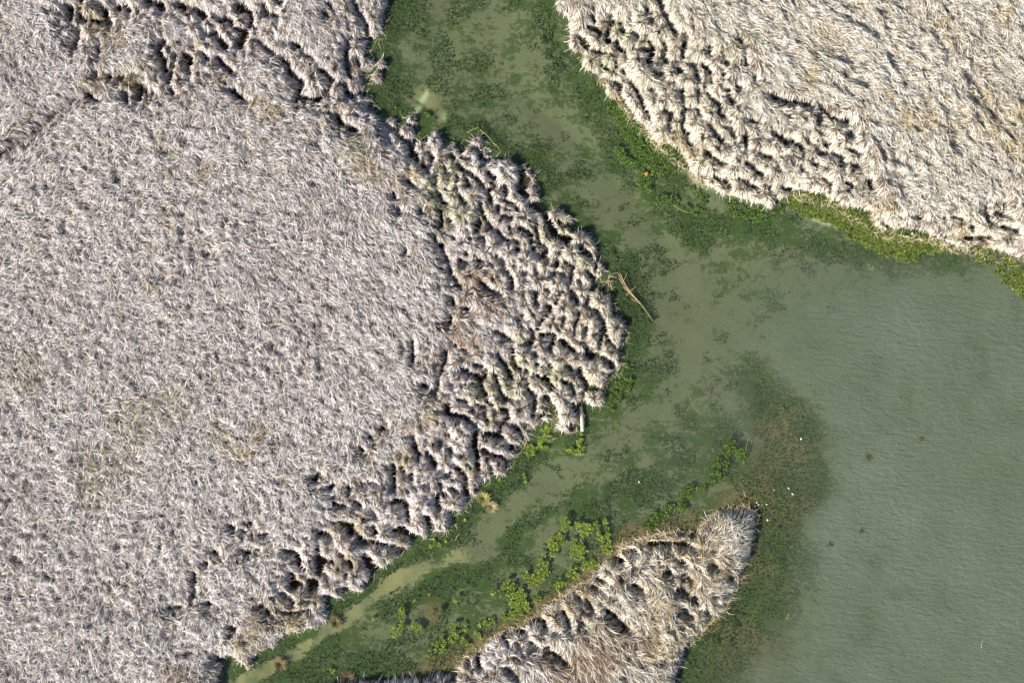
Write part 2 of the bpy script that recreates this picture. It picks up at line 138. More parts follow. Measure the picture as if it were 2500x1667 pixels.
FLOW = [(1500,50,.5,1,.6),(1600,200,.5,1,.9),(1700,350,.8,.8,.8),(1900,50,.8,.5,.9),(2100,150,.9,.6,1),(2300,100,.7,.7,.7),(2450,200,.6,.8,.6),(2000,300,.8,.6,.9),(2300,400,.6,.8,.8),(2000,430,-.3,.9,.5),(2450,500,.2,1,.5),(2200,480,.5,.6,.6),(1800,200,.6,.8,.9),
(100,100,.2,1,.4),(60,450,.8,-.5,.4),(300,300,.5,.3,.3),(500,400,.6,.6,.4),(800,500,.6,.8,.6),(950,600,.6,.9,.85),(900,750,.7,.8,.8),(950,850,.5,.9,.7),(600,800,.4,.9,.4),(300,900,.3,.9,.25),(400,1200,.4,.8,.3),(150,1300,.3,.9,.3),(700,1000,.3,1,.5),(300,1600,.2,1,.4),(800,1150,.5,.8,.4),(560,100,.5,.8,.5),(780,80,.5,1,.8),
(1300,1600,.5,1,1),(1450,1550,.5,1,.95),(1600,1450,.7,.7,.5),(1750,1330,.8,-.4,.7),(1650,1620,.8,.5,.5)]
# floating / bank algae: label, shade, density, [(half width, points)]
MATS = [
("dark green weed band hugging the upper end of the northeast bank",'dark',.5,[(22,[(1322,20),(1332,70),(1345,120),(1375,170)])]),
("thick bushy green weed mat along the middle of the northeast bank",'mid',1.2,[(26,[(1500,250),(1530,295),(1555,340)]),(34,[(1555,340),(1600,385),(1640,410)]),(10,[(1505,360),(1530,395),(1560,405)]),(16,[(1580,420),(1568,465)])]),
("thin broken green weed strand trailing off the northeast bank mat",'mid',.8,[(11,[(1600,490),(1640,488),(1665,505)]),(6,[(1665,500),(1700,520),(1740,535)]),(9,[(1690,455),(1720,490),(1700,510)])]),
("mossy green weed patch below the protruding pale clumps of the northeast bank",'mid',1.0,[(22,[(1780,500),(1825,520),(1870,512)]),(10,[(1880,520),(1910,510)])]),
("broad yellow green algae carpet below the northeast bank",'yellow',1.7,[(20,[(1925,490),(1965,492)]),(28,[(1965,500),(2030,515),(2080,545)]),(34,[(2080,550),(2140,575),(2190,600)]),(34,[(2190,600),(2240,605)]),(22,[(2240,600),(2300,600)])]),
("yellow green algae carpet running off at the right edge",'yellow',1.3,[(20,[(2385,615),(2430,632)]),(26,[(2440,645),(2480,680),(2530,720)])]),
("sparse weed clumps beside the upper part of the west bank",'dark',.45,[(9,[(955,5),(968,30)]),(12,[(940,140),(945,165),(935,195)]),(10,[(930,210),(958,235)])]),
("small green weed clump by the lone tuft near the northwest bank",'mid',.5,[(12,[(965,262),(985,275),(990,290)]),(6,[(1030,270),(1060,300)])]),
("bent green weed strand before the rounded west marsh shoulder",'mid',.6,[(9,[(1108,335),(1130,328)]),(4,[(1140,325),(1175,312),(1200,335)])]),
("weed mat under the fallen reeds at the east point",'dark',.8,[(14,[(1488,610),(1505,650)]),(20,[(1505,650),(1515,700),(1545,745)]),(12,[(1550,740),(1590,790)]),(14,[(1545,750),(1540,790)])]),
("leafy green weed band between the east clumps and the channel, above the plank",'mid',.9,[(12,[(1530,885),(1528,910)]),(19,[(1525,920),(1515,955)]),(15,[(1510,965),(1480,990)]),(8,[(1450,985),(1440,985)])]),
("round bright green weed clump left of the plank foot",'bright',1.1,[(20,[(1325,1055),(1340,1060)]),(16,[(1315,1085),(1345,1078)]),(10,[(1285,1085),(1305,1100),(1280,1112)])]),
("curved green weed clump right below the plank foot",'bright',.9,[(8,[(1410,1055),(1415,1070),(1420,1095)]),(8,[(1385,1090),(1400,1108),(1420,1100)])]),
("little ring of green weed beside the southeast shore of the west marsh",'bright',.6,[(4,[(1270,1155),(1285,1165),(1283,1178)]),(5,[(1215,1165),(1230,1175)])]),
("green weed tuft below the square clump on the south bank",'bright',.8,[(6,[(1128,1262),(1138,1285)]),(5,[(1085,1322),(1055,1320)]),(4,[(1100,1320),(1030,1335)])]),
("large bright green weed mat in the channel left of the spit",'bright',1.15,[(9,[(1377,1262),(1383,1295)]),(14,[(1372,1310),(1345,1335),(1332,1360)]),(11,[(1330,1365),(1322,1390),(1314,1420)]),(17,[(1418,1262),(1432,1305)]),(15,[(1465,1270),(1475,1318)]),(10,[(1408,1313),(1421,1351)]),
  (14,[(1395,1352),(1425,1350)]),(9,[(1480,1318),(1485,1354)]),(11,[(1460,1370),(1420,1385),(1395,1402)]),(11,[(1385,1400),(1360,1440)]),(9,[(1337,1400),(1310,1412),(1288,1425)]),(5,[(1270,1405),(1290,1400)])]),
("curly bright green weed patch in the middle of the south channel",'bright',1.2,[(8,[(1201,1446),(1222,1446)]),(5,[(1226,1440),(1240,1415),(1252,1430),(1240,1462)]),(13,[(1255,1461),(1280,1446)]),(11,[(1288,1468),(1245,1480)]),(7,[(1320,1455),(1310,1470)])]),
("thin chain of yellow green weed along the spit edge",'bright',1.1,[(8,[(1173,1530),(1204,1509),(1242,1502),(1275,1494),(1293,1486)]),(7,[(1260,1480),(1290,1470)])]),
("pale green weed patch near the bottom of the south channel",'bright',1.1,[(9,[(1110,1520),(1104,1545)]),(12,[(1077,1558),(1122,1552)]),(5,[(1130,1560),(1148,1578)]),(6,[(1158,1545),(1175,1550)]),(3,[(1132,1522),(1138,1545)])]),
("branching bright green weed patch round the bare mud island",'bright',1.1,[(6,[(1012,1462),(1000,1480)]),(6,[(985,1480),(975,1515)]),(9,[(972,1515),(974,1545)]),(8,[(1000,1535),(1030,1532)]),(6,[(960,1530),(965,1555)])]),
("long green weed chain above the spit tip",'mid',1.0,[(12,[(1575,1288),(1610,1260)]),(11,[(1610,1258),(1640,1232),(1675,1240)]),(13,[(1660,1212),(1700,1190),(1740,1172)]),(9,[(1625,1225),(1632,1215)])]),
("dense green weed clump at the far end of the chain in mid channel",'mid',1.1,[(17,[(1745,1165),(1768,1125)]),(20,[(1775,1115),(1795,1080)]),(8,[(1810,1095),(1812,1130)])]),
("scattered dark green weed below the spit's right shore",'dark',.5,[(26,[(1800,1480),(1770,1530)]),(20,[(1745,1550),(1720,1590)]),(9,[(1780,1560),(1790,1590)])]),
("small dark green weed clump right of the spit tip",'dark',.5,[(14,[(1880,1300),(1910,1305)]),(8,[(1925,1320),(1930,1300)])]),
("thin line of bright specks of weed at the bottom of the south channel",'bright',.45,[(5,[(920,1500),(890,1540),(870,1580)]),(5,[(1060,1430),(1050,1450)]),(4,[(1125,1430),(1112,1465),(1105,1490)]),(4,[(1130,1470),(1142,1488)]),(8,[(800,1640),(820,1620)]),(8,[(1040,1590),(1100,1600)]),(12,[(1060,1580),(1090,1570)])]),
]

# ------------------------------------------------------------------ grid + noise
RES = 0.05; X0, X1, Y0, Y1 = -36.0, 36.0, -26.0, 26.0
NX = int((X1-X0)/RES)+1; NY = int((Y1-Y0)/RES)+1
gx = np.linspace(X0, X1, NX); gy = np.linspace(Y0, Y1, NY)
GX, GY = np.meshgrid(gx, gy)
def px2w(p): return np.array([(p[0]-CX)*S, (CY-p[1])*S])
KT = (CAM_H-.9)/CAM_H          # grass tops stand about 0.9 m nearer the camera than the ground
def top2w(p): return px2w(p)*KT
def noise(x, y, wl, seed):
    r = np.random.default_rng(seed); T = r.random((128, 128))
    u = x/wl+1000; v = y/wl+1000
    iu = np.floor(u).astype(int); iv = np.floor(v).astype(int); fu = u-iu; fv = v-iv
    fu = fu*fu*(3-2*fu); fv = fv*fv*(3-2*fv)
    a = T[iv % 128, iu % 128]; b = T[iv % 128, (iu+1) % 128]; c = T[(iv+1) % 128, iu % 128]; d = T[(iv+1) % 128, (iu+1) % 128]
    return (a*(1-fu)+b*fu)*(1-fv)+(c*(1-fu)+d*fu)*fv
def fbm(x, y, wl, seed, o=3):
    t = 0; a = 1; s = 0
    for i in range(o): t = t+a*noise(x, y, wl/2**i, seed+i); s += a; a *= .5
    return t/s
def sstep(a, b, x): t = np.clip((x-a)/(b-a), 0, 1); return t*t*(3-2*t)

WX = GX + (fbm(GX, GY, .45, 11, 2)-.5)*.22; WY = GY + (fbm(GX, GY, .45, 21, 2)-.5)*.22
def seg_dist(D, p, q, maxd, off=0.0):
    """lower D (grid) to the distance from segment pq minus off, inside a window"""
    lo = np.minimum(p, q)-maxd; hi = np.maximum(p, q)+maxd
    i0 = max(0, int((lo[0]-X0)/RES)); i1 = min(NX, int((hi[0]-X0)/RES)+2); j0 = max(0, int((lo[1]-Y0)/RES)); j1 = min(NY, int((hi[1]-Y0)/RES)+2)
    if i0 >= i1 or j0 >= j1: return
    x = WX[j0:j1, i0:i1]; y = WY[j0:j1, i0:i1]; d = q-p; L = max(1e-9, d@d)
    t = np.clip(((x-p[0])*d[0]+(y-p[1])*d[1])/L, 0, 1)
    dd = np.hypot(x-p[0]-t*d[0], y-p[1]-t*d[1])-off
    np.minimum(D[j0:j1, i0:i1], dd, out=D[j0:j1, i0:i1])
def inside(poly):
    m = np.zeros(GX.shape, bool)
    for k in range(len(poly)):
        (xa, ya), (xb, yb) = poly[k], poly[(k+1) % len(poly)]
        if ya == yb: continue
        c = ((WY < ya) != (WY < yb)) & (WX < (xb-xa)*(WY-ya)/(yb-ya)+xa); m ^= c
    return m
landid = np.zeros(GX.shape, np.int8); DL = np.full(GX.shape, 5.0)
for k, (nm, poly) in enumerate(LANDS):
    P = [top2w(p) for p in poly]; landid[inside(P)] = k+1
    for a in range(len(P)): seg_dist(DL, P[a], P[(a+1) % len(P)], 5.0)
for (x, y, r) in ISLETS:
    r = r*1.15+4
    c = top2w((x, y)); dd = r*S-np.hypot(WX-c[0], WY-c[1]); landid[dd > 0] = 3 if y > 1200 else 1
    near = np.abs(dd) < np.minimum(DL, .8); DL[near] = np.abs(dd[near])
land = landid > 0
SDL = np.where(land, DL, -DL)                       # + inside the land
DG = np.full(GX.shape, 3.0)
gap_raw = np.full(GX.shape, 3.0)
for ox, oy, sc, lst in GAPS:
    for wd, pts in lst:
        P = [top2w((ox+a/sc, oy+b/sc)) for a, b in pts]; half = (wd/sc*.5*1.05+2.3)*S
        for a in range(len(P)-1): seg_dist(DG, P[a], P[a+1], 3.0, half)
E = np.minimum(SDL-.10, DG)                          # distance into the grass from any open edge
def blur(a, r, n=2):
    for _ in range(n):
        for ax in (0, 1):
            c = np.cumsum(np.insert(a, 0, 0, axis=ax), axis=ax, dtype=np.float64)
            N = a.shape[ax]; i = np.arange(N); lo = np.clip(i-r, 0, N); hi = np.clip(i+r+1, 0, N)
            a = (np.take(c, hi, ax)-np.take(c, lo, ax))/np.expand_dims(hi-lo, 1-ax).reshape((-1, 1) if ax == 0 else (1, -1))
    return a
openm = ((E < 0) & (SDL > -.6)).astype(np.float32)
TZ = blur(openm*(DG < .02).clip(0, 1)+.5*((SDL < 0) & (SDL > -.4)), 16, 2)          # how crowded with gaps the place is
def at(F, x, y):
    i = np.clip(((x-X0)/RES).round().astype(int), 0, NX-1); j = np.clip(((y-Y0)/RES).round().astype(int), 0, NY-1)
    return F[j, i]
def bil(F, x, y):
    u = np.clip((x-X0)/RES, 0, NX-1.001); v = np.clip((y-Y0)/RES, 0, NY-1.001); i = u.astype(int); j = v.astype(int); u = u-i; v = v-j
    return (F[j, i]*(1-u)+F[j, i+1]*u)*(1-v)+(F[j+1, i]*(1-u)+F[j+1, i+1]*u)*v

# tussock centres: ridge points of E in the crowded zone
TZT = 0.085
inframe = (np.abs(GX) < 31.1) & (np.abs(GY) < 20.7)
cand = np.argwhere((E > .10) & (TZ > TZT) & inframe)
score = np.minimum(blur(E, 2, 1), .7)[cand[:, 0], cand[:, 1]] + .7*np.minimum(TZ[cand[:, 0], cand[:, 1]], .35) + rng.random(len(cand))*.05
cand = cand[np.argsort(-score)]
cxy = np.stack([gx[cand[:, 1]], gy[cand[:, 0]]], 1)
centers = []; occ = np.zeros(E.shape, bool); alive = np.ones(len(cand), bool)
RMIN = .92; RV = fbm(GX, GY, .9, 201, 2)
for n_, (j, i) in enumerate(cand):
    if occ[j, i]: continue
    centers.append((gx[i], gy[j])); rr = int(RMIN*(.45+1.1*RV[j, i])*(.9 if E[j, i] < .3 else 1.0)/RES)
    j0, j1, i0, i1 = max(0, j-rr), min(NY, j+rr+1), max(0, i-rr), min(NX, i+rr+1)
    jj, ii = np.ogrid[j0:j1, i0:i1]; occ[j0:j1, i0:i1] |= (jj-j)**2+(ii-i)**2 <= rr*rr
centers = np.array(centers)
tz_c = at(TZ, centers[:, 0], centers[:, 1])
print("tussock centres", len(centers))
keep = np.argsort(-tz_c)[:296]; order = np.argsort(centers[keep][:, 1]*-1); centers = centers[keep][order]
# nearest / second nearest centre per cell
D1 = np.full(GX.shape, 9.0, np.float32); D2 = np.full(GX.shape, 9.0, np.float32); CID = np.full(GX.shape, -1, np.int32)
for k, c in enumerate(centers):
    i0 = max(0, int((c[0]-2.2-X0)/RES)); i1 = min(NX, int((c[0]+2.2-X0)/RES)+1); j0 = max(0, int((c[1]-2.2-Y0)/RES)); j1 = min(NY, int((c[1]+2.2-Y0)/RES)+1)
    d = np.hypot(WX[j0:j1, i0:i1]-c[0], WY[j0:j1, i0:i1]-c[1]).astype(np.float32)
    a, b = D1[j0:j1, i0:i1], D2[j0:j1, i0:i1]; ci = CID[j0:j1, i0:i1]; m = d < a
    b[m] = a[m]; a[m] = d[m]; ci[m] = k; m2 = (~m) & (d < b); b[m2] = d[m2]
CID[(D1 > .95) | (E < -.02)] = -1
# canopy height
def worley(x, y, cs, seed):
    r = np.random.default_rng(seed); J = r.random((2, 64, 64)); iu = np.floor(x/cs).astype(int); iv = np.floor(y/cs).astype(int); f1 = np.full(x.shape, 9.0); f2 = f1.copy()
    for a in (-1, 0, 1):
        for b in (-1, 0, 1):
            cu, cv = iu+a, iv+b; d = np.hypot((cu+J[0][cv % 64, cu % 64])*cs-x, (cv+J[1][cv % 64, cu % 64])*cs-y); f2 = np.minimum(f2, np.maximum(f1, d)); f1 = np.minimum(f1, d)
    return f1, f2
w1, w2 = worley(WX+(fbm(GX, GY, .8, 401, 2)-.5)*.3, WY, .62, 402); lump = sstep(0, .30, w2-w1)
Rr = .45
dome = np.sqrt(np.clip(1-(1-np.clip(E/Rr, 0, 1))**2, 0, 1))
crease = np.where(CID >= 0, .78+.22*sstep(0, .2, (D2-D1)*.5), .95)
lumpz = sstep(.035, .12, TZ); crease = crease*(1-lumpz*.40*(1-lump))
edgelow = .62+.38*sstep(0, 1.6, SDL)
east = (landid == 2)
relW = (fbm(GX, GY, .36, 31, 2)-.5)*.30-.20*sstep(.64, .82, fbm(GX, GY, .55, 33, 2))+(fbm(GX, GY, 1.9, 41, 2)-.5)*.36
ca, sa = math.cos(math.radians(-52)), math.sin(math.radians(-52))
bend = (fbm(GX, GY, 6, 45, 2)-.5)*2.4
U = GX*ca+GY*sa+bend; V = -GX*sa+GY*ca+bend
relE = (noise(U/2.2, V, .30, 51)-.5)*.50+(noise(U/1.8, V, .62, 52)-.5)*.36+(fbm(GX, GY, 2.2, 53, 2)-.5)*.30
rel = np.where(east, relE, relW)
ampW = .75+.6*sstep(.35, .7, fbm(GX, GY, 7, 61, 2))
HT = 1.2
H = .10+dome*(HT*crease*edgelow-.10+rel*ampW*np.where(CID >= 0, .45, .8))
H = np.where(E > 0, H, 0.0); H = blur(H, 1, 1)
HS = blur(H, 3, 2)
gyv, gxv = np.gradient(HS, RES)
# ground height (mud platform, banks and bed)
GZ = np.where(SDL > 0, .04+.06*sstep(0, .6, SDL), -.02-.13*sstep(0, 1.2, -SDL)-.30*sstep(.8, 4.5, -SDL))+(fbm(GX, GY, 1.3, 71, 3)-.5)*.05
bare = px2w((1055, 1495)); GZ = np.maximum(GZ, np.where(np.hypot((GX-bare[0])*.9, GY-bare[1])+(fbm(GX, GY, .6, 75, 3)-.5)*1.3 < .45, -.02, -9))

# ------------------------------------------------------------------ helpers
def tag(o, label=None, cat=None, group=None, kind=None):
    if label: o["label"] = label
    if cat: o["category"] = cat
    if group: o["group"] = group
    if kind: o["kind"] = kind
    return o
def mesh_obj(name, V, F, mat, cols=None, parent=None, nv=4, smooth=False, extra=None):
    me = bpy.data.meshes.new(name); V = np.ascontiguousarray(V, np.float32); F = np.ascontiguousarray(F, np.int32)
    me.vertices.add(len(V)); me.vertices.foreach_set("co", V.ravel())
    me.loops.add(F.size); me.loops.foreach_set("vertex_index", F.ravel())
    me.polygons.add(len(F)); me.polygons.foreach_set("loop_start", np.arange(0, F.size, nv, dtype=np.int32))
    if smooth: me.polygons.foreach_set("use_smooth", np.ones(len(F), bool))
    me.update(calc_edges=True)
    if cols is not None:
        a = me.color_attributes.new("Col", 'FLOAT_COLOR', 'POINT'); c = np.ones((len(V), 4), np.float32); c[:, :3] = cols; a.data.foreach_set("color", c.ravel())
    for k, v in (extra or {}).items():
        a = me.attributes.new(k, 'FLOAT', 'POINT'); a.data.foreach_set("value", np.ascontiguousarray(v, np.float32).ravel())
    me.materials.append(mat); o = bpy.data.objects.new(name, me); COL.objects.link(o)
    if parent: o.parent = parent
    return o
def new_mat(name):
    m = bpy.data.materials.new(name); m.use_nodes = True; nt = m.node_tree; return m, nt, nt.nodes, nt.links, nt.nodes["Principled BSDF"]
def vcol_mat(name, rough=.8, spec=.2, transl=0.0):
    m, nt, N, L, B = new_mat(name); B.inputs["Roughness"].default_value = rough; B.inputs["Specular IOR Level"].default_value = spec
    a = N.new("ShaderNodeVertexColor"); a.layer_name = "Col"; L.new(a.outputs[0], B.inputs["Base Color"])
    if transl:
        t = N.new("ShaderNodeBsdfTranslucent"); mx = N.new("ShaderNodeMixShader"); mx.inputs[0].default_value = transl
        L.new(a.outputs[0], t.inputs[0]); L.new(B.outputs[0], mx.inputs[1]); L.new(t.outputs[0], mx.inputs[2]); L.new(mx.outputs[0], N["Material Output"].inputs[0])
    return m
M_BLADE = vcol_mat("dry_grass", .7, .25, .22)
M_THATCH = vcol_mat("thatch", .95, .1)
M_WEED = vcol_mat("weed", .6, .3, .2)
M_STEM = vcol_mat("reed_stem", .6, .3)

# ------------------------------------------------------------------ ground sheet with bed colour
def line_d(pts):
    d = np.full(GX.shape, 9.0)
    P = [px2w(p) for p in pts]
    for a in range(len(P)-1): seg_dist(d, P[a], P[a+1], 4.0)
    return d
def strip(pts, r, soft=.5): r = r*S; return 1-sstep(r*(1-soft), r*(1+soft), line_d(pts))
def blob(x, y, r): c = px2w((x, y)); return np.exp(-((GX-c[0])**2+(GY-c[1])**2)/(r*S)**2)
PXg = GX/S+CX; PYg = CY-GY/S
turb = sstep(1450, 2150, PXg+(PYg-900)*.35)*sstep(480, 800, PYg)
turb = np.clip(turb, 0, 1)*np.where(PYg > 900, .15+.85*sstep(.6, 4.6, -SDL), 1)
weed = .50-.34*turb+(fbm(GX, GY, 2.2, 95, 3)-.5)*.55+(fbm(GX, GY, .9, 98, 2)-.5)*.35
weed = weed+.15*(1-sstep(.3, 1.8, -SDL))*(PXg > 600)
for pts, r, a in [([(1180,60),(1250,230),(1370,360),(1450,460),(1560,570),(1680,640)],45,-.14),([(1620,640),(1660,760),(1640,900)],60,-.10),
    ([(590,1667),(640,1640),(720,1595),(800,1540),(900,1465),(980,1405)],13,-.5),([(940,1420),(1010,1390),(1100,1360),(1200,1345)],20,-.38),([(1180,1310),(1300,1225),(1450,1115),(1600,1010),(1690,900)],30,-.20),
    ([(830,1490),(950,1405),(1080,1335),(1180,1245),(1270,1150)],26,.22),([(700,1640),(850,1560),(980,1480),(1100,1400)],24,.18),([(560,1640),(650,1600),(760,1560)],16,.2),
    ([(1180,1400),(1250,1330),(1310,1270),(1330,1230)],30,.22),([(900,1640),(1000,1600),(1100,1590)],40,.15),([(1400,1240),(1560,1200),(1700,1120),(1780,1060)],40,.22),
    ([(1530,640),(1560,720),(1570,800),(1540,900)],26,.25),([(1700,560),(1850,560),(2000,590),(2150,650),(2330,640)],34,.28),([(1350,100),(1420,220),(1480,330),(1560,450)],30,.08),([(940,40),(945,180),(1000,270),(1150,330),(1300,390)],38,.14)]:
    weed = weed+a*strip(pts, r, .7)
for x, y, r, a in [(1880,1000,70,.6),(1960,1060,75,.65),(1930,1150,90,.6),(1985,1180,60,.5),(1900,1250,80,.45),(1870,1360,80,.45),(1840,1450,80,.5),(1790,1540,90,.55),(1740,1640,90,.5),(1900,1560,80,.35),(1960,1400,60,.25),(1850,920,50,.35),(1780,1120,60,.3),
    (2130,1370,20,.3),(2125,1500,28,.25),(2120,1115,10,.5),(2250,1070,10,.3),(1060,1440,60,.25),(1150,1420,50,.2),(940,180,60,.1),(1200,1300,30,-.2),(1025,250,24,-.5),(1040,240,16,-.4),(1080,285,14,-.4),(1360,1030,20,-.6),(1690,590,40,.1)]:
    weed = weed+a*blob(x, y, r)
brown = .5*sstep(.50, .70, fbm(GX, GY, 1.4, 99, 3))*np.clip(blob(1900,1050,110)+blob(1900,1200,90)+blob(1880,1400,80)+blob(1790,1560,100), 0, 1)+1.0*strip([(1000,1660),(1140,1590),(1300,1500),(1450,1390),(1540,1312),(1680,1290)],22,.8)+.9*blob(1810,1215,32)+.6*blob(1770,1240,26)+.35*blob(1930,1100,70)+.5*blob(1910,1040,26)+.4*blob(1950,1240,50)+.35*blob(1860,1150,60)+.4*blob(1770,1600,60)+.4*blob(1760,1270,30)+.6*strip([(1690,1262),(1600,1295),(1540,1310)],22,.8)+.9*blob(1055,1495,22)+.4*blob(1870,1600,60)+.3*strip([(1860,1290),(1820,1420),(1740,1530)],14,.8)+.3*blob(1640,350,30)
yel = strip([(590,1667),(720,1595),(800,1540),(900,1465),(1000,1395),(1120,1355)],22, 1.0)*.75*sstep(.2, .6, fbm(GX, GY, .9, 96, 3))+.8*blob(1040,240,30)+.5*blob(1080,285,15)+.6*blob(1000,1390,50)+.3*blob(1360,1030,25)
pale = 1.0*strip([(1040,225),(1030,250),(1018,272)],7,.8)*sstep(.3,.6,fbm(GX,GY,.5,91,2))+.7*blob(1085,285,8)+.9*strip([(1915,512),(1935,505),(1950,522),(1985,534),(2010,545),(2040,552)],3.2,.8)*sstep(.25,.55,fbm(GX,GY,.35,92,2))+.35*strip([(1700,455),(1740,460),(1770,475)],6,.8)+.35*blob(2130,650,12)+.3*blob(2420,770,16)
step = 2; sl = (slice(None, None, step), slice(None, None, step))
gxx, gyy, gzz = GX[sl], GY[sl], GZ[sl]
def grid_faces(ny, nx):
    idx = np.arange(ny*nx).reshape(ny, nx); return np.stack([idx[:-1, :-1], idx[:-1, 1:], idx[1:, 1:], idx[1:, :-1]], -1).reshape(-1, 4)
ny, nx = gxx.shape
# continue the sheet to the horizon by stretching four more rings of vertices
ex = np.concatenate([[-900, -300, -120, -60], gx[::step], [60, 120, 300, 900]]); ey = np.concatenate([[-900, -300, -120, -60], gy[::step], [60, 120, 300, 900]])
EX, EY = np.meshgrid(ex, ey)
def pad(a, v=None): return np.pad(a, 4, mode='edge')
GF = grid_faces(len(ey), len(ex))
mg, nt, N, L, B = new_mat("mud_and_bed")
def attr(n): a = N.new("ShaderNodeAttribute"); a.attribute_name = n; return a.outputs["Fac"]
def mathn(op, a, b=None, c=None):
    n = N.new("ShaderNodeMath"); n.operation = op
    for k, v in enumerate((a, b, c)):
        if v is None: continue
        if isinstance(v, (int, float)): n.inputs[k].default_value = v
        else: L.new(v, n.inputs[k])
    return n.outputs[0]
def mixc(f, a, b):
    n = N.new("ShaderNodeMix"); n.data_type = 'RGBA'
    for k, v in ((0, f), (6, a), (7, b)):
        if isinstance(v, (int, float)): n.inputs[k].default_value = v
        elif isinstance(v, tuple): n.inputs[k].default_value = v+(1,)
        else: L.new(v, n.inputs[k])
    return n.outputs[2]
def ramp(v, lo, hi):
    n = N.new("ShaderNodeMapRange"); n.interpolation_type = 'SMOOTHSTEP'; n.clamp = True
    for k, x in ((0, v), (1, lo), (2, hi)):
        if isinstance(x, (int, float)): n.inputs[k].default_value = x
        else: L.new(x, n.inputs[k])
    return n.outputs[0]
geo = N.new("ShaderNodeNewGeometry")
def nz(scale, detail=3, rough=.6, vec=None, dist=0):
    n = N.new("ShaderNodeTexNoise"); n.inputs["Scale"].default_value = scale; n.inputs["Detail"].default_value = detail; n.inputs["Roughness"].default_value = rough; n.inputs["Distortion"].default_value = dist
    L.new(vec if vec else geo.outputs["Position"], n.inputs["Vector"]); return n.outputs["Fac"]
mp = N.new("ShaderNodeMapping"); mp.inputs["Rotation"].default_value = (0, 0, math.radians(-35)); mp.inputs["Scale"].default_value = (.55, 1.1, 1); L.new(geo.outputs["Position"], mp.inputs[0])
n1 = nz(1.7, 8, .72, mp.outputs[0], .4); n2 = nz(3.6, 6, .72); n3 = nz(.5, 4, .6); n4 = nz(9, 4, .7)
comb = mathn('ADD', mathn('MULTIPLY', n1, .95), mathn('MULTIPLY', n2, .95)); comb = mathn('SUBTRACT', comb, .45)
thr = mathn('SUBTRACT', .80, mathn('MULTIPLY', attr("weed"), .60))
wmask = ramp(comb, mathn('SUBTRACT', thr, .08), mathn('ADD', thr, .12))
sand = mixc(n3, (.088, .096, .054), (.116, .122, .074)); sand = mixc(attr("yel"), sand, (.21, .19, .095)); sand = mixc(mathn('MULTIPLY', ramp(n4, .5, .75), .35), sand, (.06, .062, .033))
weedc = mixc(n3, (.020, .042, .010), (.040, .062, .013)); weedc = mixc(ramp(n2, .5, .7), weedc, (.062, .092, .020)); weedc = mixc(mathn('MULTIPLY', ramp(n1, .45, .3), .5), weedc, (.010, .034, .022))
bedc = mixc(wmask, sand, weedc)
brc = mixc(ramp(n2, .35, .65), (.100, .068, .032), (.170, .125, .068)); bedc = mixc(mathn('MULTIPLY', attr("brown"), ramp(nz(2.0, 5, .7), .1, .5)), bedc, brc)
bedc = mixc(attr("pale"), bedc, (.33, .35, .24))
landc = mixc(ramp(n2, .35, .7), (.018, .013, .009), (.050, .032, .017)); landc = mixc(mathn('MULTIPLY', ramp(n4, .55, .7), .5), landc, (.085, .055, .026))
fin = mixc(attr("land"), bedc, landc); L.new(fin, B.inputs["Base Color"]); B.inputs["Roughness"].default_value = .9; B.inputs["Specular IOR Level"].default_value = .15
bp = N.new("ShaderNodeBump"); bp.inputs["Strength"].default_value = .6; bp.inputs["Distance"].default_value = .06; L.new(mathn('ADD', n4, mathn('MULTIPLY', wmask, .8)), bp.inputs["Height"]); L.new(bp.outputs[0], B.inputs["Normal"])
landf = sstep(-.02, .12, SDL)*(1-.8*blob(1360, 1015, 22))
gr = mesh_obj("ground", np.stack([EX, EY, pad(gzz)], -1).reshape(-1, 3), GF, mg, smooth=True,
     extra=dict(weed=pad(weed[sl]), brown=pad(np.clip(brown, 0, 1)[sl]), yel=pad(np.clip(yel, 0, 1)[sl]), pale=pad(np.clip(pale, 0, 1)[sl]), land=pad(landf[sl])))
tag(gr, kind='structure')

# ------------------------------------------------------------------ water
mw, nt, N, L, B = new_mat("water"); N.remove(B)
geo = N.new("ShaderNodeNewGeometry")
tr = N.new("ShaderNodeBsdfTransparent"); tr.inputs[0].default_value = (.90, .95, .86, 1)
gl = N.new("ShaderNodeBsdfGlossy"); gl.inputs["Roughness"].default_value = .08; dt = N.new("ShaderNodeVectorMath"); dt.operation = 'DOT_PRODUCT'; L.new(geo.outputs["Incoming"], dt.inputs[0])
frf = mathn('ADD', .02, mathn('MULTIPLY', .98, mathn('POWER', mathn('SUBTRACT', 1.0, mathn('ABSOLUTE', dt.outputs["Value"])), 5.0)))
df = N.new("ShaderNodeBsdfDiffuse")
n3 = nz(.35, 4, .6); df_c = mixc(n3, (.084, .108, .075), (.122, .150, .110)); L.new(df_c, df.inputs[0])
mp = N.new("ShaderNodeMapping"); mp.inputs["Rotation"].default_value = (0, 0, math.radians(12)); mp.inputs["Scale"].default_value = (.42, 1.0, 1); L.new(geo.outputs["Position"], mp.inputs[0])
rp = nz(4.0, 3, .6, mp.outputs[0], .4); rp2 = nz(9.0, 2, .5, mp.outputs[0], .4)
hgt = mathn('ADD', rp, mathn('MULTIPLY', rp2, .25)); hgt = mathn('MULTIPLY', hgt, attr("ripple"))
bp = N.new("ShaderNodeBump"); bp.inputs["Strength"].default_value = 1.0; bp.inputs["Distance"].default_value = .10; L.new(hgt, bp.inputs["Height"])
for s in (gl, df): L.new(bp.outputs[0], s.inputs["Normal"])
L.new(bp.outputs[0], dt.inputs[1])
m1 = N.new("ShaderNodeMixShader"); L.new(attr("turb"), m1.inputs[0]); L.new(tr.outputs[0], m1.inputs[1]); L.new(df.outputs[0], m1.inputs[2])
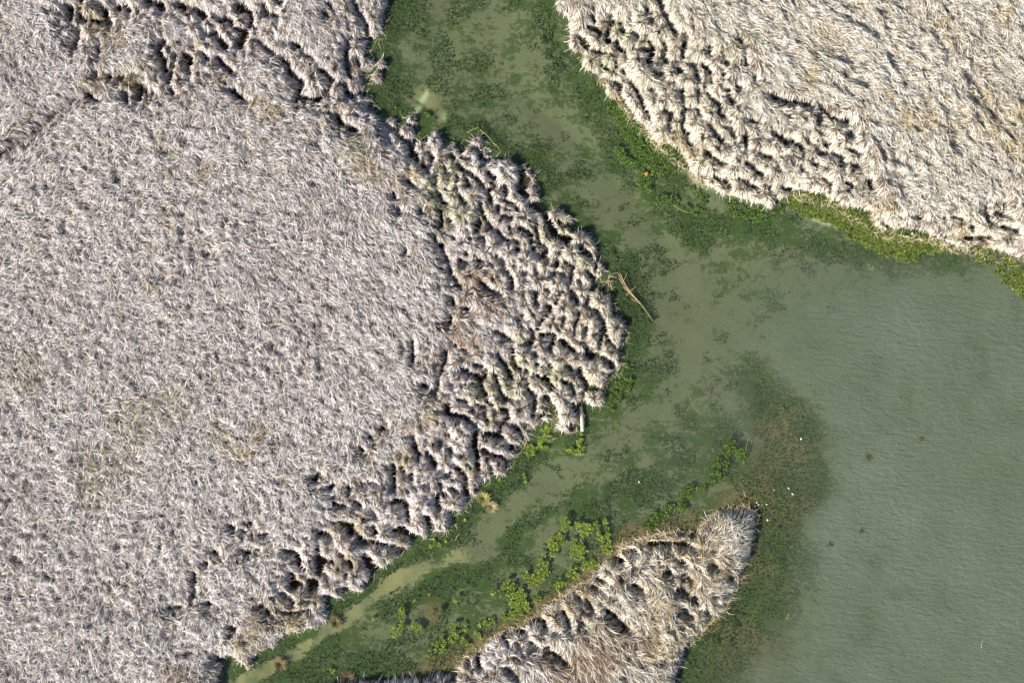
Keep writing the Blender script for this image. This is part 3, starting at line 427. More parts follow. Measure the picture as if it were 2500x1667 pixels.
m2 = N.new("ShaderNodeMixShader"); L.new(frf, m2.inputs[0]); L.new(m1.outputs[0], m2.inputs[1]); L.new(gl.outputs[0], m2.inputs[2]); L.new(m2.outputs[0], N["Material Output"].inputs[0])
st = 8; wx = np.concatenate([[-900, -200, -60], gx[::st], [60, 200, 900]]); wy = np.concatenate([[-900, -200, -60], gy[::st], [60, 200, 900]])
WXX, WYY = np.meshgrid(wx, wy); p3 = lambda a: np.pad(a[::st, ::st], 3, mode='edge')
tb = .07+.58*turb*(1-.75*np.clip((weed-.2)*1.6, 0, 1))*(.75+.5*fbm(GX, GY, 4.0, 97, 3)); ripple = .15+.85*turb
wo = mesh_obj("water", np.stack([WXX, WYY, np.full(WXX.shape, 0.0)], -1).reshape(-1, 3), grid_faces(len(wy), len(wx)), mw, smooth=True, extra=dict(turb=p3(tb), ripple=p3(ripple)))
tag(wo, kind='structure')

# ------------------------------------------------------------------ grass colours and flow
PAL = dict(tan=(.52, .42, .23), olive=(.40, .37, .20), green=(.46, .47, .25), brown=(.40, .27, .17))
def patch_w(x, y):
    out = {k: np.zeros(len(x)) for k in PAL}
    wob = (fbm(x, y, .8, 101, 3)-.5)*1.6
    for (px, py, r, k) in PATCH:
        c = px2w((px, py)); d = np.hypot(x-c[0], y-c[1])/(r*S)
        m = d < 2.2
        out[k][m] = np.maximum(out[k][m], 1-sstep(.4, 1.3, d[m]+wob[m]*.6))
    return out
FA = np.array([[*px2w(f[:2]), f[2], -f[3], f[4]] for f in FLOW])
def flow(x, y):
    sx = np.zeros(len(x)); sy = np.zeros(len(x)); ss = np.zeros(len(x)); sw = np.zeros(len(x))
    for fx, fy, dx, dy, st in FA:
        wgt = 1/((x-fx)**2+(y-fy)**2+2.0)**1.5; n = math.hypot(dx, dy); sx += wgt*dx/n; sy += wgt*dy/n; ss += wgt*st; sw += wgt
    return np.arctan2(sy, sx), ss/sw
def blade_color(x, y, n, lid):
    cool = np.array([.80, .75, .775]); warm = np.array([.86, .81, .71])
    t = np.clip(sstep(1150, 1500, x/S+CX)*.9 + .15, 0, 1)[:, None]
    base = cool*(1-t)+warm*t
    base = base*(.46+.94*rng.random(n)**.9)[:, None]*(.88+.3*fbm(x, y, 5.0, 301, 3))[:, None]
    # strands that are straw coloured instead of bleached
    m = rng.random(n) < .12; base[m] = np.array([.48, .41, .31])*(.6+.6*rng.random(m.sum()))[:, None]
    m = rng.random(n) < .10; base[m] = np.array([.24, .18, .12])*(.6+.6*rng.random(m.sum()))[:, None]
    pw = patch_w(x, y)
    for k, c in PAL.items():
        m = rng.random(n) < pw[k]*(.5 if k != 'olive' else .33)
        base[m] = np.array(c)*(.55+.75*rng.random(m.sum()))[:, None]
    return base
def make_blades(x, y, ang, Ln, wid, lift, lay, cols, zfac=1.0, fan=None):
    """ribbons of 4 points lying over the canopy; returns V, F, C"""
    n = len(x); T = np.array([0, .34, .68, 1.0]); P = np.zeros((n, 4, 3)); curl = rng.normal(0, .35, n); clipm = rng.random(n) < .87
    px, py = x.copy(), y.copy(); z = bil(H, px, py)+lay; P[:, 0] = np.stack([px, py, z-.03], 1)
    for k in (1, 2, 3):
        a = ang+curl*(T[k]-.2); st = Ln*(T[k]-T[k-1]); px = px+np.cos(a)*st; py = py+np.sin(a)*st
        e_ = bil(E, px, py); over = (e_ < -.01) & clipm
        px = np.where(over, px-np.cos(a)*st*.6, px); py = np.where(over, py-np.sin(a)*st*.6, py)
        h = bil(H, px, py)+lay; z = np.maximum(h, z-st*(.75+.5*rng.random(n)))
        P[:, k] = np.stack([px, py, z+lift*4*T[k]*(1-T[k]*.75)*.6], 1)
    tx = P[:, 3, 0]-P[:, 0, 0]; ty = P[:, 3, 1]-P[:, 0, 1]; L_ = np.hypot(tx, ty)+1e-6
    roll = rng.normal(0, .8, n); sx = -ty/L_*np.cos(roll); sy = tx/L_*np.cos(roll); sz = np.sin(roll)
    W = wid[:, None]*np.array([.7, 1.0, .8, .18])[None]*.5
    side = np.stack([sx, sy, sz], 1)[:, None, :]*W[:, :, None]
    Vv = np.stack([P-side, P+side], 2).reshape(n*8, 3)
    b = (np.arange(n)*8)[:, None]; F = np.concatenate([b+np.array([0, 1, 3, 2]), b+np.array([2, 3, 5, 4]), b+np.array([4, 5, 7, 6])], 1).reshape(-1, 4)
    g = np.array([.5, .85, 1.0, 1.10]); rootc = np.array([.80, .74, .62])  # self-shading painted in: blades darken towards the root, plus a browner root tint
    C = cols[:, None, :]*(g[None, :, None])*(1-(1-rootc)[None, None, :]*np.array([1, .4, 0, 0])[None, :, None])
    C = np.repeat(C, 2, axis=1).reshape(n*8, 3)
    return Vv, F, C

# ------------------------------------------------------------------ grass mats (stuff), one per marsh body
cell_area = RES*RES
frame_m = (np.abs(GX) < 34) & (np.abs(GY) < 24)
def sample(mask, dens):
    jj, ii = np.nonzero(mask); n = int(len(jj)*cell_area*dens); k = rng.integers(0, len(jj), n)
    return gx[ii[k]]+(rng.random(n)-.5)*RES, gy[jj[k]]+(rng.random(n)-.5)*RES
def canopy_mesh(name, mask, parent, cvar=0, stp=2):
    """the thatch under the blades: canopy surface patch where mask holds"""
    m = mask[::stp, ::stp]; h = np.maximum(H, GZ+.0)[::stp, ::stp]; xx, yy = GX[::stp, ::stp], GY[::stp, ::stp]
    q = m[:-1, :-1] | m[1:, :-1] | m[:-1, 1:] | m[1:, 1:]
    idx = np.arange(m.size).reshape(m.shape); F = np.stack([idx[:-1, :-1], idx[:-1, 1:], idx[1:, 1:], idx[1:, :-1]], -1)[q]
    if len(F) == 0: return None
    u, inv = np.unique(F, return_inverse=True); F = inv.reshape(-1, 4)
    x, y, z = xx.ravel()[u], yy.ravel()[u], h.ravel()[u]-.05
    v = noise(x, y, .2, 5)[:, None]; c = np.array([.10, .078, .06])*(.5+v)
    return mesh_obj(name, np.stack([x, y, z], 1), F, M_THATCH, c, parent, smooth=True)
MATLAB = ["wide flattened mat of bleached grass covering the west marsh", "combed mat of cream dry grass covering the northeast marsh", "tangled pale grass mat on the spit at the bottom"]
nb = 0
for k in (1, 2, 3):
    mk = (landid == k) & (CID < 0) & (E > .0)
    x, y = sample(mk & frame_m & (E > .02), 62 if k < 3 else 46)
    TU = 6; nt0 = len(x); n = nt0*TU; nb += n; tx0, ty0 = np.repeat(x, TU), np.repeat(y, TU); spread = np.repeat(rng.uniform(.02, .09, nt0), TU)
    x = tx0+rng.normal(0, 1, n)*spread; y = ty0+rng.normal(0, 1, n)*spread
    a, s_ = flow(x, y); s_ = np.clip(s_, .1, 1)
    wand = (fbm(x, y, 1.6, 111+k, 2)-.5)*2.6*(1.2-s_)
    ang = a+wand+np.repeat(rng.normal(0, 1, nt0), TU)*(1.25-1.0*s_)+rng.normal(0, .22, n)
    e = bil(E, x, y); gxx_, gyy_ = bil(gxv, x, y), bil(gyv, x, y); gm = np.hypot(gxx_, gyy_)
    wt = np.clip(gm*1.3, 0, 1.5)*(1-sstep(.3, .9, e)); vx = np.cos(ang)-gxx_/(gm+.05)*wt*1.3; vy = np.sin(ang)-gyy_/(gm+.05)*wt*1.3; ang = np.arctan2(vy, vx)
    Ln = rng.uniform(.22, .66, n)*np.where(e < .4, .7, 1.0)*(1.55 if k == 3 else 1); wid = rng.uniform(.011, .030, n)
    lay = np.repeat(rng.uniform(-.14, .09, nt0), TU)+rng.uniform(-.04, .04, n); lift = rng.uniform(.0, .17, n)
    up = rng.random(n) < .06; lift[up] += .12
    cols = blade_color(x, y, n, k)*np.repeat(rng.uniform(.68, 1.26, nt0), TU)[:, None]; cols = np.clip(cols, 0, .95)
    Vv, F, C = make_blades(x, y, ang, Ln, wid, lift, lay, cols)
    o = mesh_obj("marsh_grass", Vv, F, M_BLADE, C); tag(o, MATLAB[k-1], "grass", kind='stuff')
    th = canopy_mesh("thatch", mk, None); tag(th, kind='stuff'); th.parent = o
print("mat blades", nb)

# ------------------------------------------------------------------ individual tussocks
PL = [("the wooden plank", (1415, 1020)), ("the fallen reeds", (1550, 720)), ("the pale underwater patch", (1030, 255)),
      ("the top-left brown patch", (240, 20)), ("the brown furrow's upper end", (200, 225)), ("the west bank's top", (945, 0)),
      ("the marsh shoulder notch", (1320, 480)), ("the bottom edge's west bank", (535, 1640)), ("the deep south inlet", (790, 1465)),
      ("the square south inlet", (1050, 1290)), ("the northeast bank's top", (1355, 0)), ("the orange leaf", (1578, 425)),
      ("the northeast weed gap", (1935, 460)), ("the right edge", (2500, 560)), ("the spit's tip", (1840, 1245)), ("the spit's shore hollow", (1320, 1520)),
      ("the spit's lower end", (1110, 1667)), ("the lone water bush", (1180, 1215))]
PLW = np.array([px2w(p[1]) for p in PL])
ORD = ["nearest", "second nearest", "third nearest", "fourth nearest", "fifth nearest", "sixth nearest", "seventh nearest", "eighth nearest", "ninth nearest", "tenth nearest"]
def ordn(i): return ORD[i] if i < 10 else f"{i+1}{'th' if 10 <= (i+1) % 100 <= 20 else {1:'st',2:'nd',3:'rd'}.get((i+1) % 10,'th')} nearest"
cells = [np.nonzero(CID == k) for k in range(len(centers))]
areas = np.array([len(c[0])*cell_area for c in cells]); valid = areas > .12
zone = np.array([np.argmin(np.hypot(*(PLW-c).T)) for c in centers]); zd = np.array([np.hypot(*(PLW[z]-c)) for z, c in zip(zone, centers)])
rank = {}
for z in range(len(PL)):
    ks = [k for k in np.argsort(zd) if zone[k] == z and valid[k]]
    for r_, k in enumerate(ks): rank[k] = r_
pwc = patch_w(centers[:, 0], centers[:, 1])
nt_ = 0
for k, c in enumerate(centers):
    if not valid[k]: continue
    jj, ii = cells[k]; A = areas[k]; n = int(A*430)+50
    q = rng.integers(0, len(jj), n); x = gx[ii[q]]+(rng.random(n)-.5)*RES; y = gy[jj[q]]+(rng.random(n)-.5)*RES
    rx, ry = x-c[0], y-c[1]; rr = np.hypot(rx, ry)+.02
    pull = rng.uniform(0, .25, n); x = x-rx*pull; y = y-ry*pull
    g1, g2 = bil(gxv, x, y), bil(gyv, x, y); gm = np.hypot(g1, g2)+.05
    fa, fs = flow(np.array([c[0]]), np.array([c[1]]))
    vx = rx/rr*.5-g1/gm*1.0+np.cos(fa)*.35; vy = ry/rr*.5-g2/gm*1.0+np.sin(fa)*.35
    ang = np.arctan2(vy, vx)+rng.normal(0, .55, n)
    Ln = rng.uniform(.20, .62, n); wid = rng.uniform(.012, .030, n); lay = rng.uniform(-.12, .08, n); lift = rng.uniform(.02, .13, n)
    tint = rng.uniform(.88, 1.10)
    cols = blade_color(x, y, n, 0)*tint
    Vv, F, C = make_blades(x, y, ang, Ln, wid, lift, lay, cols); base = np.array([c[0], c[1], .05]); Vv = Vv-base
    o = mesh_obj("grass_tussock", Vv, F, M_BLADE, C); o.location = base
    mk = np.zeros(E.shape, bool); j0, j1, i0, i1 = jj.min(), jj.max()+1, ii.min(), ii.max()+1
    j0 -= j0 % 2; i0 -= i0 % 2
    sub = (CID[j0:j1+2, i0:i1+2] == k); m2 = sub
    q2 = m2[:-1:1, :-1:1]
    sgx, sgy, sh = GX[j0:j1+2:2, i0:i1+2:2], GY[j0:j1+2:2, i0:i1+2:2], np.maximum(H, GZ)[j0:j1+2:2, i0:i1+2:2]; ms = m2[::2, ::2]
    ms = ms[:sgx.shape[0], :sgx.shape[1]]
    qq = ms[:-1, :-1] | ms[1:, :-1] | ms[:-1, 1:] | ms[1:, 1:]; idx = np.arange(ms.size).reshape(ms.shape)
    FF = np.stack([idx[:-1, :-1], idx[:-1, 1:], idx[1:, 1:], idx[1:, :-1]], -1)[qq]
    if len(FF):
        u, inv = np.unique(FF, return_inverse=True); FF = inv.reshape(-1, 4); X_, Y_, Z_ = sgx.ravel()[u], sgy.ravel()[u], sh.ravel()[u]-.06
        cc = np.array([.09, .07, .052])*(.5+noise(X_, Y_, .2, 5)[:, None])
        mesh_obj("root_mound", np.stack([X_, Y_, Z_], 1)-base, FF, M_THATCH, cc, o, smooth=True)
    kinds = max(PAL, key=lambda t: pwc[t][k]); kv = pwc[kinds][k]
    colr = {"tan": "straw", "olive": "olive", "green": "greenish", "brown": "brownish"}[kinds] if kv > .45 else ("cream" if c[0]/S+CX > 1340 and c[1] > 5 else "silvery")
    size = "large" if A > .95 else ("small" if A < .5 else "mid-sized")
    wat = float(bil(SDL, np.array([c[0]]), np.array([c[1]]))[0]) < .75
    where = "at the water's edge" if wat else "among dark gaps"
    tag(o, f"{size} {colr} tussock {where}, {ordn(rank[k])} to {PL[zone[k]][0]}", "grass tussock", "grass tussocks along the marsh edges and gaps"); nt_ += 1
print("tussocks", nt_)

# ------------------------------------------------------------------ weed mats
SH = dict(dark=((.025, .045, .008), (.075, .11, .020)), mid=((.030, .065, .009), (.115, .185, .030)), bright=((.085, .135, .014), (.26, .34, .055)), yellow=((.05, .085, .012), (.19, .24, .045)))
def flakes(cx, cy, cz, size, c0, c1, tilt=.6):
    n = len(cx); k = 6; th = (np.arange(k)/k*2*np.pi)[None]+rng.random((n, 1))*6.28; r = size[:, None]*rng.uniform(.6, 1.15, (n, k))
    lx, ly = np.cos(th)*r, np.sin(th)*r; tx, ty = rng.normal(0, tilt, (n, 1)), rng.normal(0, tilt, (n, 1))
    P = np.stack([cx[:, None]+lx, cy[:, None]+ly, cz[:, None]+lx*tx+ly*ty], -1).reshape(-1, 3)
    b = (np.arange(n)*k)[:, None]; F = np.concatenate([b+np.array([0, 1, 2, 3]), b+np.array([0, 3, 4, 5])], 1).reshape(-1, 4)
    t = rng.random((n, 1))**1.3; C = np.array(c0)*(1-t)+np.array(c1)*t; return P, F, np.repeat(C, k, axis=0)
nf = 0
for lab, shade, dens, lines in MATS:
    RX, RY = [], []
    for hw, pts in lines:
        P = [px2w(p) for p in pts]; h = hw*S
        for a in range(len(P)-1):
            Lg = np.hypot(*(P[a+1]-P[a])); n = max(1, int((Lg+h*.6)*2*h/.016*dens*1.0)); t = rng.random(n); o_ = rng.uniform(-1, 1, n)*h; d = (P[a+1]-P[a])/max(Lg, 1e-6)
            RX.append(P[a][0]+d[0]*t*Lg-d[1]*o_+rng.normal(0, .05, n)); RY.append(P[a][1]+d[1]*t*Lg+d[0]*o_+rng.normal(0, .05, n))
    RX = np.concatenate(RX); RY = np.concatenate(RY)
    ok = fbm(RX, RY, .45, 131, 2) > (.56-.18*dens)
    RX, RY = RX[ok], RY[ok]
    if len(RX) < 3: continue
    m = 16; rr = rng.uniform(.05, .13, len(RX)); RXX = np.repeat(RX, m); RYY = np.repeat(RY, m); R3 = np.repeat(rr, m); th = rng.random(len(RXX))*6.28; q = np.sqrt(rng.random(len(RXX)))
    x = RXX+np.cos(th)*q*R3; y = RYY+np.sin(th)*q*R3
    z = .015+np.sqrt(np.clip(1-q*q, 0, 1))*R3*.55*np.repeat(rng.uniform(.3, 1, len(RX)), m)
    if shade == 'dark': z = z-.05-.04*np.repeat(rng.random(len(RX)), m)
    z = np.maximum(z, bil(GZ, x, y)+.02)
    V_, F_, C_ = flakes(x, y, z, rng.uniform(.022, .05, len(x)), *SH[shade]); C_ = C_*np.repeat(np.repeat(rng.uniform(.65, 1.25, len(RX)), m), 6)[:, None]
    base = np.array([x.mean(), y.mean(), 0]); ob = mesh_obj("algae_mat", V_-base, F_, M_WEED, C_); ob.location = base
    tag(ob, lab, "algae mat", "weed and algae mats along the banks", 'stuff' if dens < 1.0 else None); nf += len(x)
print("flakes", nf)
# weed growing under the surface
mk = (SDL < -.15) & frame_m & (GX > -17); jj, ii = np.nonzero(mk); n = 130000; q = rng.integers(0, len(jj), n); x = gx[ii[q]]+(rng.random(n)-.5)*.05; y = gy[jj[q]]+(rng.random(n)-.5)*.05
wv = bil(weed, x, y); ns = fbm(x*.7+y*.4, y*.8-x*.3, .9, 141, 4)
ok = ns > (.86-.62*wv); x, y = x[ok], y[ok]; n = len(x)
z = bil(GZ, x, y)+rng.random(n)**2*.10+.01; z = np.minimum(z, -.01)
V_, F_, C_ = flakes(x, y, z, rng.uniform(.02, .055, n), (.014, .034, .008), (.075, .105, .020), .8)
o = mesh_obj("submerged_weed", V_, F_, M_WEED, C_); tag(o, "dark green weed growing on the bed under the water", "water weed", kind='stuff'); print("submerged", n)

# ------------------------------------------------------------------ plank, reeds, small things
def box(bv, a, b):  # centre, half sizes
    s = np.array([[-1,-1,-1],[1,-1,-1],[1,1,-1],[-1,1,-1],[-1,-1,1],[1,-1,1],[1,1,1],[-1,1,1]])*np.array(b)+np.array(a); bv.append(s)
BF = np.array([[0,3,2,1],[4,5,6,7],[0,1,5,4],[1,2,6,5],[2,3,7,6],[3,0,4,7]])
p = px2w((1420, 1022)); ang = math.atan2(px2w((1418, 995))[1]-px2w((1421, 1052))[1], px2w((1418, 995))[0]-px2w((1421, 1052))[0])
ns_ = 14; Lh = .76; V_ = []; F_ = []
for s in range(ns_+1):     # weathered board: slightly bowed, with uneven ends and edges
    t = s/ns_*2-1; wv_ = .105+.006*math.sin(s*2.1)+(.0 if 0 < s < ns_ else -.012)
    z = .16-.05*t+.015*math.cos(t*2)
    for yy, zz in ((-wv_, 0), (-wv_*.9, .035), (wv_*.9, .038), (wv_, 0)): V_.append((t*Lh+(.03*math.sin(yy*40) if s in (0, ns_) else 0), yy+.01*t*t, z+zz))
for s in range(ns_):
    for k in range(4): a = s*4+k; b = s*4+(k+1) % 4; F_.append((a, b, b+4, a+4))
F_ += [(3, 2, 1, 0), (ns_*4, ns_*4+1, ns_*4+2, ns_*4+3)]
V_ = np.array(V_); ca, sa = math.cos(ang), math.sin(ang)
V_ = np.stack([V_[:, 0]*ca-V_[:, 1]*sa, V_[:, 0]*sa+V_[:, 1]*ca, V_[:, 2]], 1)
mp_, nt, N, L, B = new_mat("grey_wood"); geo = N.new("ShaderNodeTexCoord"); mm = N.new("ShaderNodeMapping"); mm.inputs["Rotation"].default_value = (0, 0, -ang); mm.inputs["Scale"].default_value = (2, 40, 2); L.new(geo.outputs["Object"], mm.inputs[0])
gn = N.new("ShaderNodeTexNoise"); gn.inputs["Scale"].default_value = 2; gn.inputs["Detail"].default_value = 5; L.new(mm.outputs[0], gn.inputs[0]); L.new(mixc(gn.outputs[0], (.30, .27, .21), (.58, .54, .45)), B.inputs["Base Color"]); B.inputs["Roughness"].default_value = .85
pl = mesh_obj("wooden_plank", V_, np.array(F_), mp_); pl.location = (p[0], p[1], 0); tag(pl, "weathered grey wooden plank leaning from the pale clumps into green weed", "plank")

def tube(pts, r0, r1, k=5):
    P = np.array(pts, float); n = len(P); V_ = []; T = np.gradient(P, axis=0); T /= np.linalg.norm(T, axis=1)[:, None]
    for i in range(n):
        s = np.cross(T[i], [0, 0, 1]); s /= np.linalg.norm(s)+1e-9; u = np.cross(s, T[i]); r = r0+(r1-r0)*i/(n-1)
        for a in range(k): t = a/k*2*math.pi; V_.append(P[i]+(s*math.cos(t)+u*math.sin(t))*r)
    F = [(i*k+a, i*k+(a+1) % k, (i+1)*k+(a+1) % k, (i+1)*k+a) for i in range(n-1) for a in range(k)]
    return np.array(V_), np.array(F)
def stem(p0, p1, z0, z1, col, label, r=.012, group=None, bow=.06, name="reed_stem", cat="reed stem"):
    a, b = px2w(p0), px2w(p1); pts = []
    for i in range(6):
        t = i/5; q = a*(1-t)+b*t; nrm = np.array([-(b-a)[1], (b-a)[0]]); pts.append((q[0]+nrm[0]*bow*math.sin(t*3.14), q[1]+nrm[1]*bow*math.sin(t*3.14), z0*(1-t)+z1*t))
    V_, F_ = tube(pts, r, r*.5); base = np.array([a[0], a[1], 0]); o = mesh_obj(name, V_-base, F_, M_STEM, np.array([col])*np.ones((len(V_), 1))); o.location = base
    tag(o, label, cat, group); return o
tanc = (.46, .34, .19); pink = (.45, .27, .17); yelc = (.48, .42, .20)
G1 = "loose reeds lying over the weed off the east point"
for p0, p1, l, c in [((1509,669),(1548,722),"upper pinkish reed stem lying across the weed off the east point",pink),((1514,668),(1556,735),"long tan reed stem in the middle of the fallen bundle off the east point",tanc),
    ((1522,700),(1563,738),"short tan reed crossing under the fallen bundle",tanc),((1530,705),(1590,778),"lowest and longest fallen reed, its tip far out over the weed",yelc),((1540,730),(1568,745),"stubby pink reed near the lower end of the bundle",pink),
    ((1519,690),(1530,668),"short reed sticking up across the head of the bundle",tanc),((1528,722),(1552,700),"pale reed crossing the middle of the bundle at a slant",yelc),((1511,680),(1542,715),"thin tan reed on the near side of the bundle",tanc)]:
    stem(p0, p1, .10, .07, c, l, .016, G1, rng.uniform(-.06, .06))
G2 = "broken reeds by the upper west bank"
for p0, p1, l, c, z in [((925,72),(898,98),"pale reed leaning from the brown bank top over the water",yelc,.6),((936,66),(912,84),"yellow reed beside the leaning pale one on the upper west bank",yelc,.7),((921,95),(903,133),"long thin pale reed pointing down the upper west bank",tanc,.4),
    ((905,140),(921,172),"thin reed slanting between the two lone bank tufts",tanc,.35),((922,173),(925,200),"short pale reed at the lower lone bank tuft",yelc,.3),((895,196),(915,178),"faint reed lying in the water left of the lower tuft",tanc,.1)]:
    stem(p0, p1, .1, z, c, l, .012, G2)
G3 = "single stray reeds and sticks"
for p0, p1, l, c, z in [((1140,326),(1168,313),"green yellow reed arching over weed by the marsh shoulder",yelc,.2),((1172,318),(1210,360),"bent yellow reed right of the weed by the marsh shoulder",yelc,.3),((1205,350),(1222,372),"short brown reed by the dark shoulder notch",tanc,.3),
    ((1413,985),(1416,1015),"reddish stick alongside the upper end of the plank",(.35,.16,.10),.5),((1482,880),(1465,905),"reddish reed over the clumps above the plank",(.45,.25,.15),.9),((1488,915),(1468,945),"thin pink reed by the last clump above the plank",pink,.6),
    ((1440,940),(1462,905),"pale pink reed slanting over clumps above the plank",pink,.9),((1282,1068),(1268,1092),"brown reed poking from the lower clump into the weed",tanc,.3),((1112,1318),(1125,1298),"pale reed tip beside the lone south bank clump",yelc,.15),
    ((1862,1230),(1838,1235),"pale twig on the bare mud before the spit tip",tanc,.06),((1820,1212),(1815,1195),"short pale twig on the brown mud above the spit tip",yelc,.06),((1795,1250),(1797,1232),"upright pale twig at the spit's upper edge",yelc,.3),
    ((1552,1320),(1640,1298),"long tan reed along the spit's upper dark edge",tanc,.5),((1062,1610),(1068,1655),"dark stick rising from the mud at the bottom",(.12,.08,.05),.8),((1955,480),(1998,470),"thin tan reed at the back of the algae carpet",tanc,.2),
    ((2060,520),(2100,480),"pale reed sloping down the bank behind the algae carpet",tanc,.5),((1680,520),(1640,497),"thin greenish runner under the northeast bank",(.3,.3,.1),.02),((2300,575),(2400,572),"long tan reed along the foot of the northeast bank",tanc,.25),
    ((2395,1580),(2400,1560),"tiny pale twig floating low in the open water",yelc,.02),((1920,1510),(1927,1496),"tiny pale reed floating right of the spit",yelc,.02),((1820,1100),(1832,1062),"yellow green reed beside the dense weed clump",(.25,.28,.08),.05),
    ((2102,502),(2060,498),"tan reed lying just above the first lone clump of the algae carpet",tanc,.5),((1885,468),(1900,455),"dark twig in the notch of the protruding pale clumps",(.10,.08,.06),.9)]:
    stem(p0, p1, .06, z, c, l, .013, G3)
def litter(name, lines, n, label, cmix):
    X_, Y_, A_ = [], [], []
    for pts, hw, side in lines:
        P = [top2w(p) for p in pts]; seg = rng.integers(0, len(P)-1, n); t = rng.random(n); P = np.array(P); q = P[seg]*(1-t)[:, None]+P[seg+1]*t[:, None]; d = P[seg+1]-P[seg]; d /= np.linalg.norm(d, axis=1)[:, None]
        X_.append(q[:, 0]-d[:, 1]*side*S*hw*rng.random(n)+rng.normal(0, .08, n)); Y_.append(q[:, 1]+d[:, 0]*side*S*hw*rng.random(n)+rng.normal(0, .08, n)); A_.append(np.arctan2(d[:, 1], d[:, 0])+rng.normal(0, 1.1, n))
    x, y, a = np.concatenate(X_), np.concatenate(Y_), np.concatenate(A_); m = len(x); L_ = rng.uniform(.12, .5, m); z0 = np.maximum(bil(GZ, x, y), 0)+rng.uniform(.02, .22, m); z1 = z0+rng.uniform(-.05, .12, m); z1 = np.maximum(z1, .015)
    dx, dy = np.cos(a), np.sin(a); bowv = rng.normal(0, .07, m)*L_; P0 = np.stack([x, y, z0], 1); P2 = np.stack([x+dx*L_, y+dy*L_, z1], 1); P1 = (P0+P2)/2+np.stack([-dy*bowv, dx*bowv, np.full(m, .02)], 1)
    w_ = rng.uniform(.005, .011, m)[:, None]; sd_ = np.stack([-dy, dx, np.zeros(m)], 1)*w_
    V_ = np.stack([P0-sd_, P0+sd_, P1-sd_, P1+sd_, P2-sd_*.4, P2+sd_*.4], 1).reshape(-1, 3); b = (np.arange(m)*6)[:, None]; F_ = np.concatenate([b+np.array([0,1,3,2]), b+np.array([2,3,5,4])], 1).reshape(-1, 4)
    C_ = np.array(cmix[0])*(1-rng.random((m, 1)))+np.array(cmix[1])*rng.random((m, 1)); o = mesh_obj(name, V_, F_, M_BLADE, np.repeat(C_, 6, axis=0)); tag(o, label, "straw", kind='stuff')
litter("reed_litter", [([(1696,1585),(1735,1540),(1775,1500),(1795,1460),(1815,1420),(1838,1360),(1850,1300)], 16, 1), ([(1850,1300),(1858,1262),(1830,1238),(1790,1243),(1745,1256),(1712,1290)], 14, 1), ([(1700,1308),(1650,1300),(1600,1308),(1550,1325),(1515,1340)], 10, 1), ([(1500,1366),(1440,1415),(1370,1460),(1325,1500),(1200,1560),(1115,1630)], 8, 1)], 330, "loose straw lying round the shore of the spit", ((.38, .28, .14), (.68, .60, .42)))
litter("reed_litter", [([(1420,130),(1485,195),(1530,255),(1600,340),(1685,410),(1720,440)], 10, -1), ([(1940,465),(2050,495),(2160,565),(2280,575),(2350,600),(2500,632)], 16, -1)], 420, "loose straw along the foot of the northeast bank", ((.36, .27, .13), (.72, .64, .45)))
litter("reed_litter", [([(945,20),(930,80),(890,130),(885,210),(905,260),(960,318),(1050,340),(1150,360),(1260,395),(1320,480)], 9, 1), ([(1490,660),(1480,700),(1500,770),(1530,810),(1515,900),(1470,950)], 8, 1), ([(1420,1000),(1400,1060),(1290,1070),(1250,1130),(1160,1210),(1100,1290),(1000,1330),(900,1410),(800,1490),(620,1600)], 7, 1)], 150, "loose straw along the shore of the west marsh", ((.25, .19, .10), (.60, .52, .38)))
# pale flecks round the spit tip, a leaf, drifting weed
def pebble(x, y, r, col, label, name="pale_stone", cat="stone", group="pale stones on the shallow bed"):
    c = px2w((x, y)); k = 9; V_ = []; r *= S
    for lay_, rr in ((0, .8), (.35, 1.0), (.65, .6)):
        for a in range(k): t = a/k*2*math.pi; q = r*rr*(1+.2*math.sin(a*2.3+x)); V_.append((math.cos(t)*q*1.25, math.sin(t)*q, lay_*r))
    F_ = [(l*k+a, l*k+(a+1) % k, (l+1)*k+(a+1) % k, (l+1)*k+a) for l in range(2) for a in range(k)]
    F_ += [(2*k, 2*k+1, 2*k+2, 2*k+3), (2*k, 2*k+3, 2*k+4, 2*k+5), (2*k, 2*k+5, 2*k+6, 2*k+8), (2*k+6, 2*k+7, 2*k+8, 2*k+8)][:3]
    o = mesh_obj(name, np.array(V_), np.array(F_), M_STEM, np.array([col])*np.ones((len(V_), 1)), smooth=True); o.location = (c[0], c[1], -.03); o.rotation_euler.z = x
    tag(o, label, cat, group); return o
for x, y, r, l in [(1956,1071,2.6,"topmost white stone on the brown weed bed right of the channel weed"),(1935,1205,2.2,"white stone above the others right of the spit tip"),(1925,1191,2.0,"upper left one of the pair of white stones above the spit tip"),
    (1927,1193,1.6,"lower one of the close pair of white stones above the spit tip"),(1852,1232,2.8,"cream stone lying next to the spit tip"),(1872,1231,2.2,"cream stone a little right of the spit tip"),(1848,1226,2.0,"cream stone just above the spit tip's right end"),
    (1874,1269,2.4,"pale stone right of the spit's dark tip clump"),(1890,1195,1.8,"small pale stone on the brown bed above the spit"),(1560,1176,2.0,"single white stone in the middle of the channel"),(1937,1207,1.7,"smaller white stone touching the one right of the spit"),
    (2226,571,3.0,"white stone on the algae carpet"),(1283,1513,2.0,"white fleck of stone on the mud left of the spit")]:
    o = pebble(x, y, r, (.50, .46, .34), l)
    if y < 600: o.location.z = .12
    if (x, y) == (1560, 1176): o.location.z = -.01
pebble(1578, 425, 5, (.30, .14, .03), "orange leaf clump on the weed mat of the northeast bank", "orange_leaf", "leaf", "stray leaves").location.z = .12
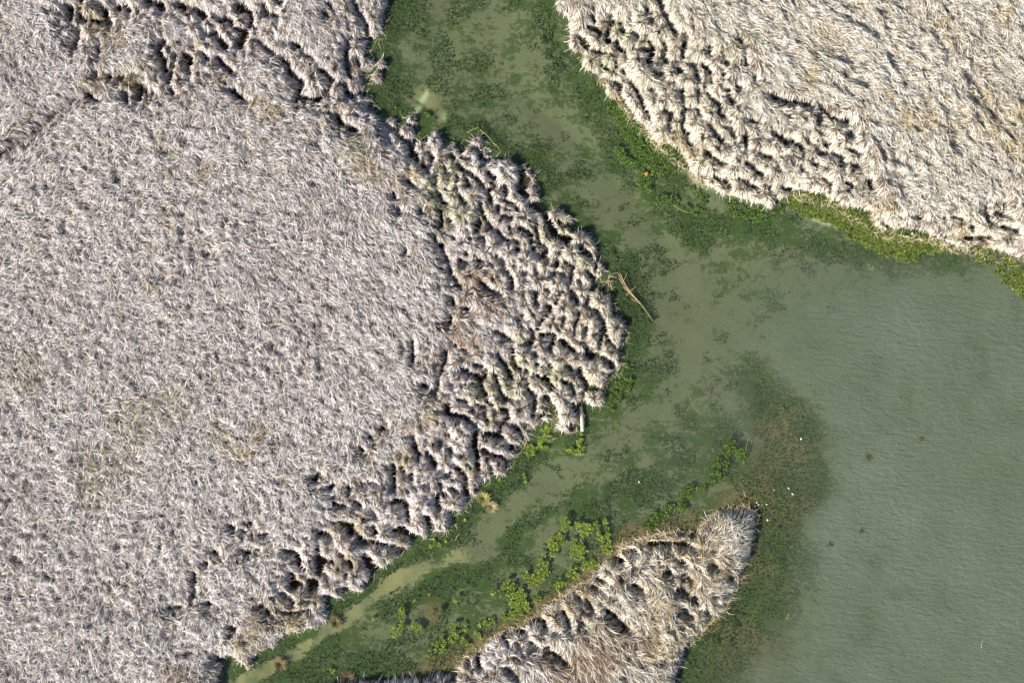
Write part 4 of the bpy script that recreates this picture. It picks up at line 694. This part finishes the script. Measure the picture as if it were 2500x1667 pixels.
for x, y, r, l in [(2122,1115,16,"dark drifting weed clump in the open water, largest there"),(2250,1070,10,"small dark drifting weed in the open water, farthest right"),(2105,1296,9,"small dark weed clump low in the open water"),(2028,1328,12,"dark brown weed clump at the edge of the weed bed"),(1700,1130,1,"")][:4]:
    c = px2w((x, y)); n = r*16; rr = np.abs(rng.normal(0, .5, n))*r*S; th = rng.random(n)*6.28
    V_, F_, C_ = flakes(np.cos(th)*rr, np.sin(th)*rr*.8, rng.uniform(-.03, .015, n), rng.uniform(.02, .045, n), (.05, .045, .02), (.12, .10, .035)); o = mesh_obj("drifting_weed", V_, F_, M_WEED, C_); o.location = (c[0], c[1], 0)
    tag(o, l, "drifting weed", "weed adrift in the open water")
# brown/green bushy clumps standing in the water by the south bank
for x, y, r, l, c0, c1 in [(1180,1215,13,"bushy yellow green clump standing in the water below the south bank",(.22,.20,.06),(.50,.46,.20)),(820,1518,11,"dull olive bush standing in the water by the deep inlet",(.10,.09,.04),(.26,.22,.11)),(685,1620,11,"brown twiggy clump standing in the water near the bottom edge",(.12,.10,.05),(.36,.28,.14)),
    (1200,1235,8,"small straw coloured clump in the water below the bushy yellow one",(.3,.24,.1),(.55,.48,.28)),(850,1655,20,"dark low bush at the bottom edge in the south channel",(.05,.04,.02),(.25,.2,.11))]:
    c = px2w((x, y)); n = int(r*22); th = rng.random(n)*6.28; rr = np.sqrt(rng.random(n))*r*S*.5; L_ = rng.uniform(.12, .32, n)
    el = rng.uniform(.3, 1.2, n); P0 = np.stack([np.cos(th)*rr, np.sin(th)*rr, np.full(n, -.05)], 1); D = np.stack([np.cos(th)*np.cos(el), np.sin(th)*np.cos(el), np.sin(el)], 1)*(L_*1.3)[:, None]
    sd_ = np.stack([-np.sin(th), np.cos(th), rng.normal(0, .4, n)], 1)*.011; P1 = P0+D*.6; P2 = P0+D*np.array([1.25, 1.25, .85])
    V_ = np.stack([P0-sd_, P0+sd_, P1-sd_, P1+sd_, P2-sd_*.3, P2+sd_*.3], 1).reshape(-1, 3); b = (np.arange(n)*6)[:, None]
    F_ = np.concatenate([b+np.array([0,1,3,2]), b+np.array([2,3,5,4])], 1).reshape(-1, 4); t = rng.random((n, 1)); C_ = np.repeat(np.array(c0)*(1-t)+np.array(c1)*t, 6, axis=0)
    o = mesh_obj("water_plant", V_, F_, M_BLADE, C_); o.location = (c[0], c[1], 0); tag(o, l, "plant", "clumps standing in the channel")
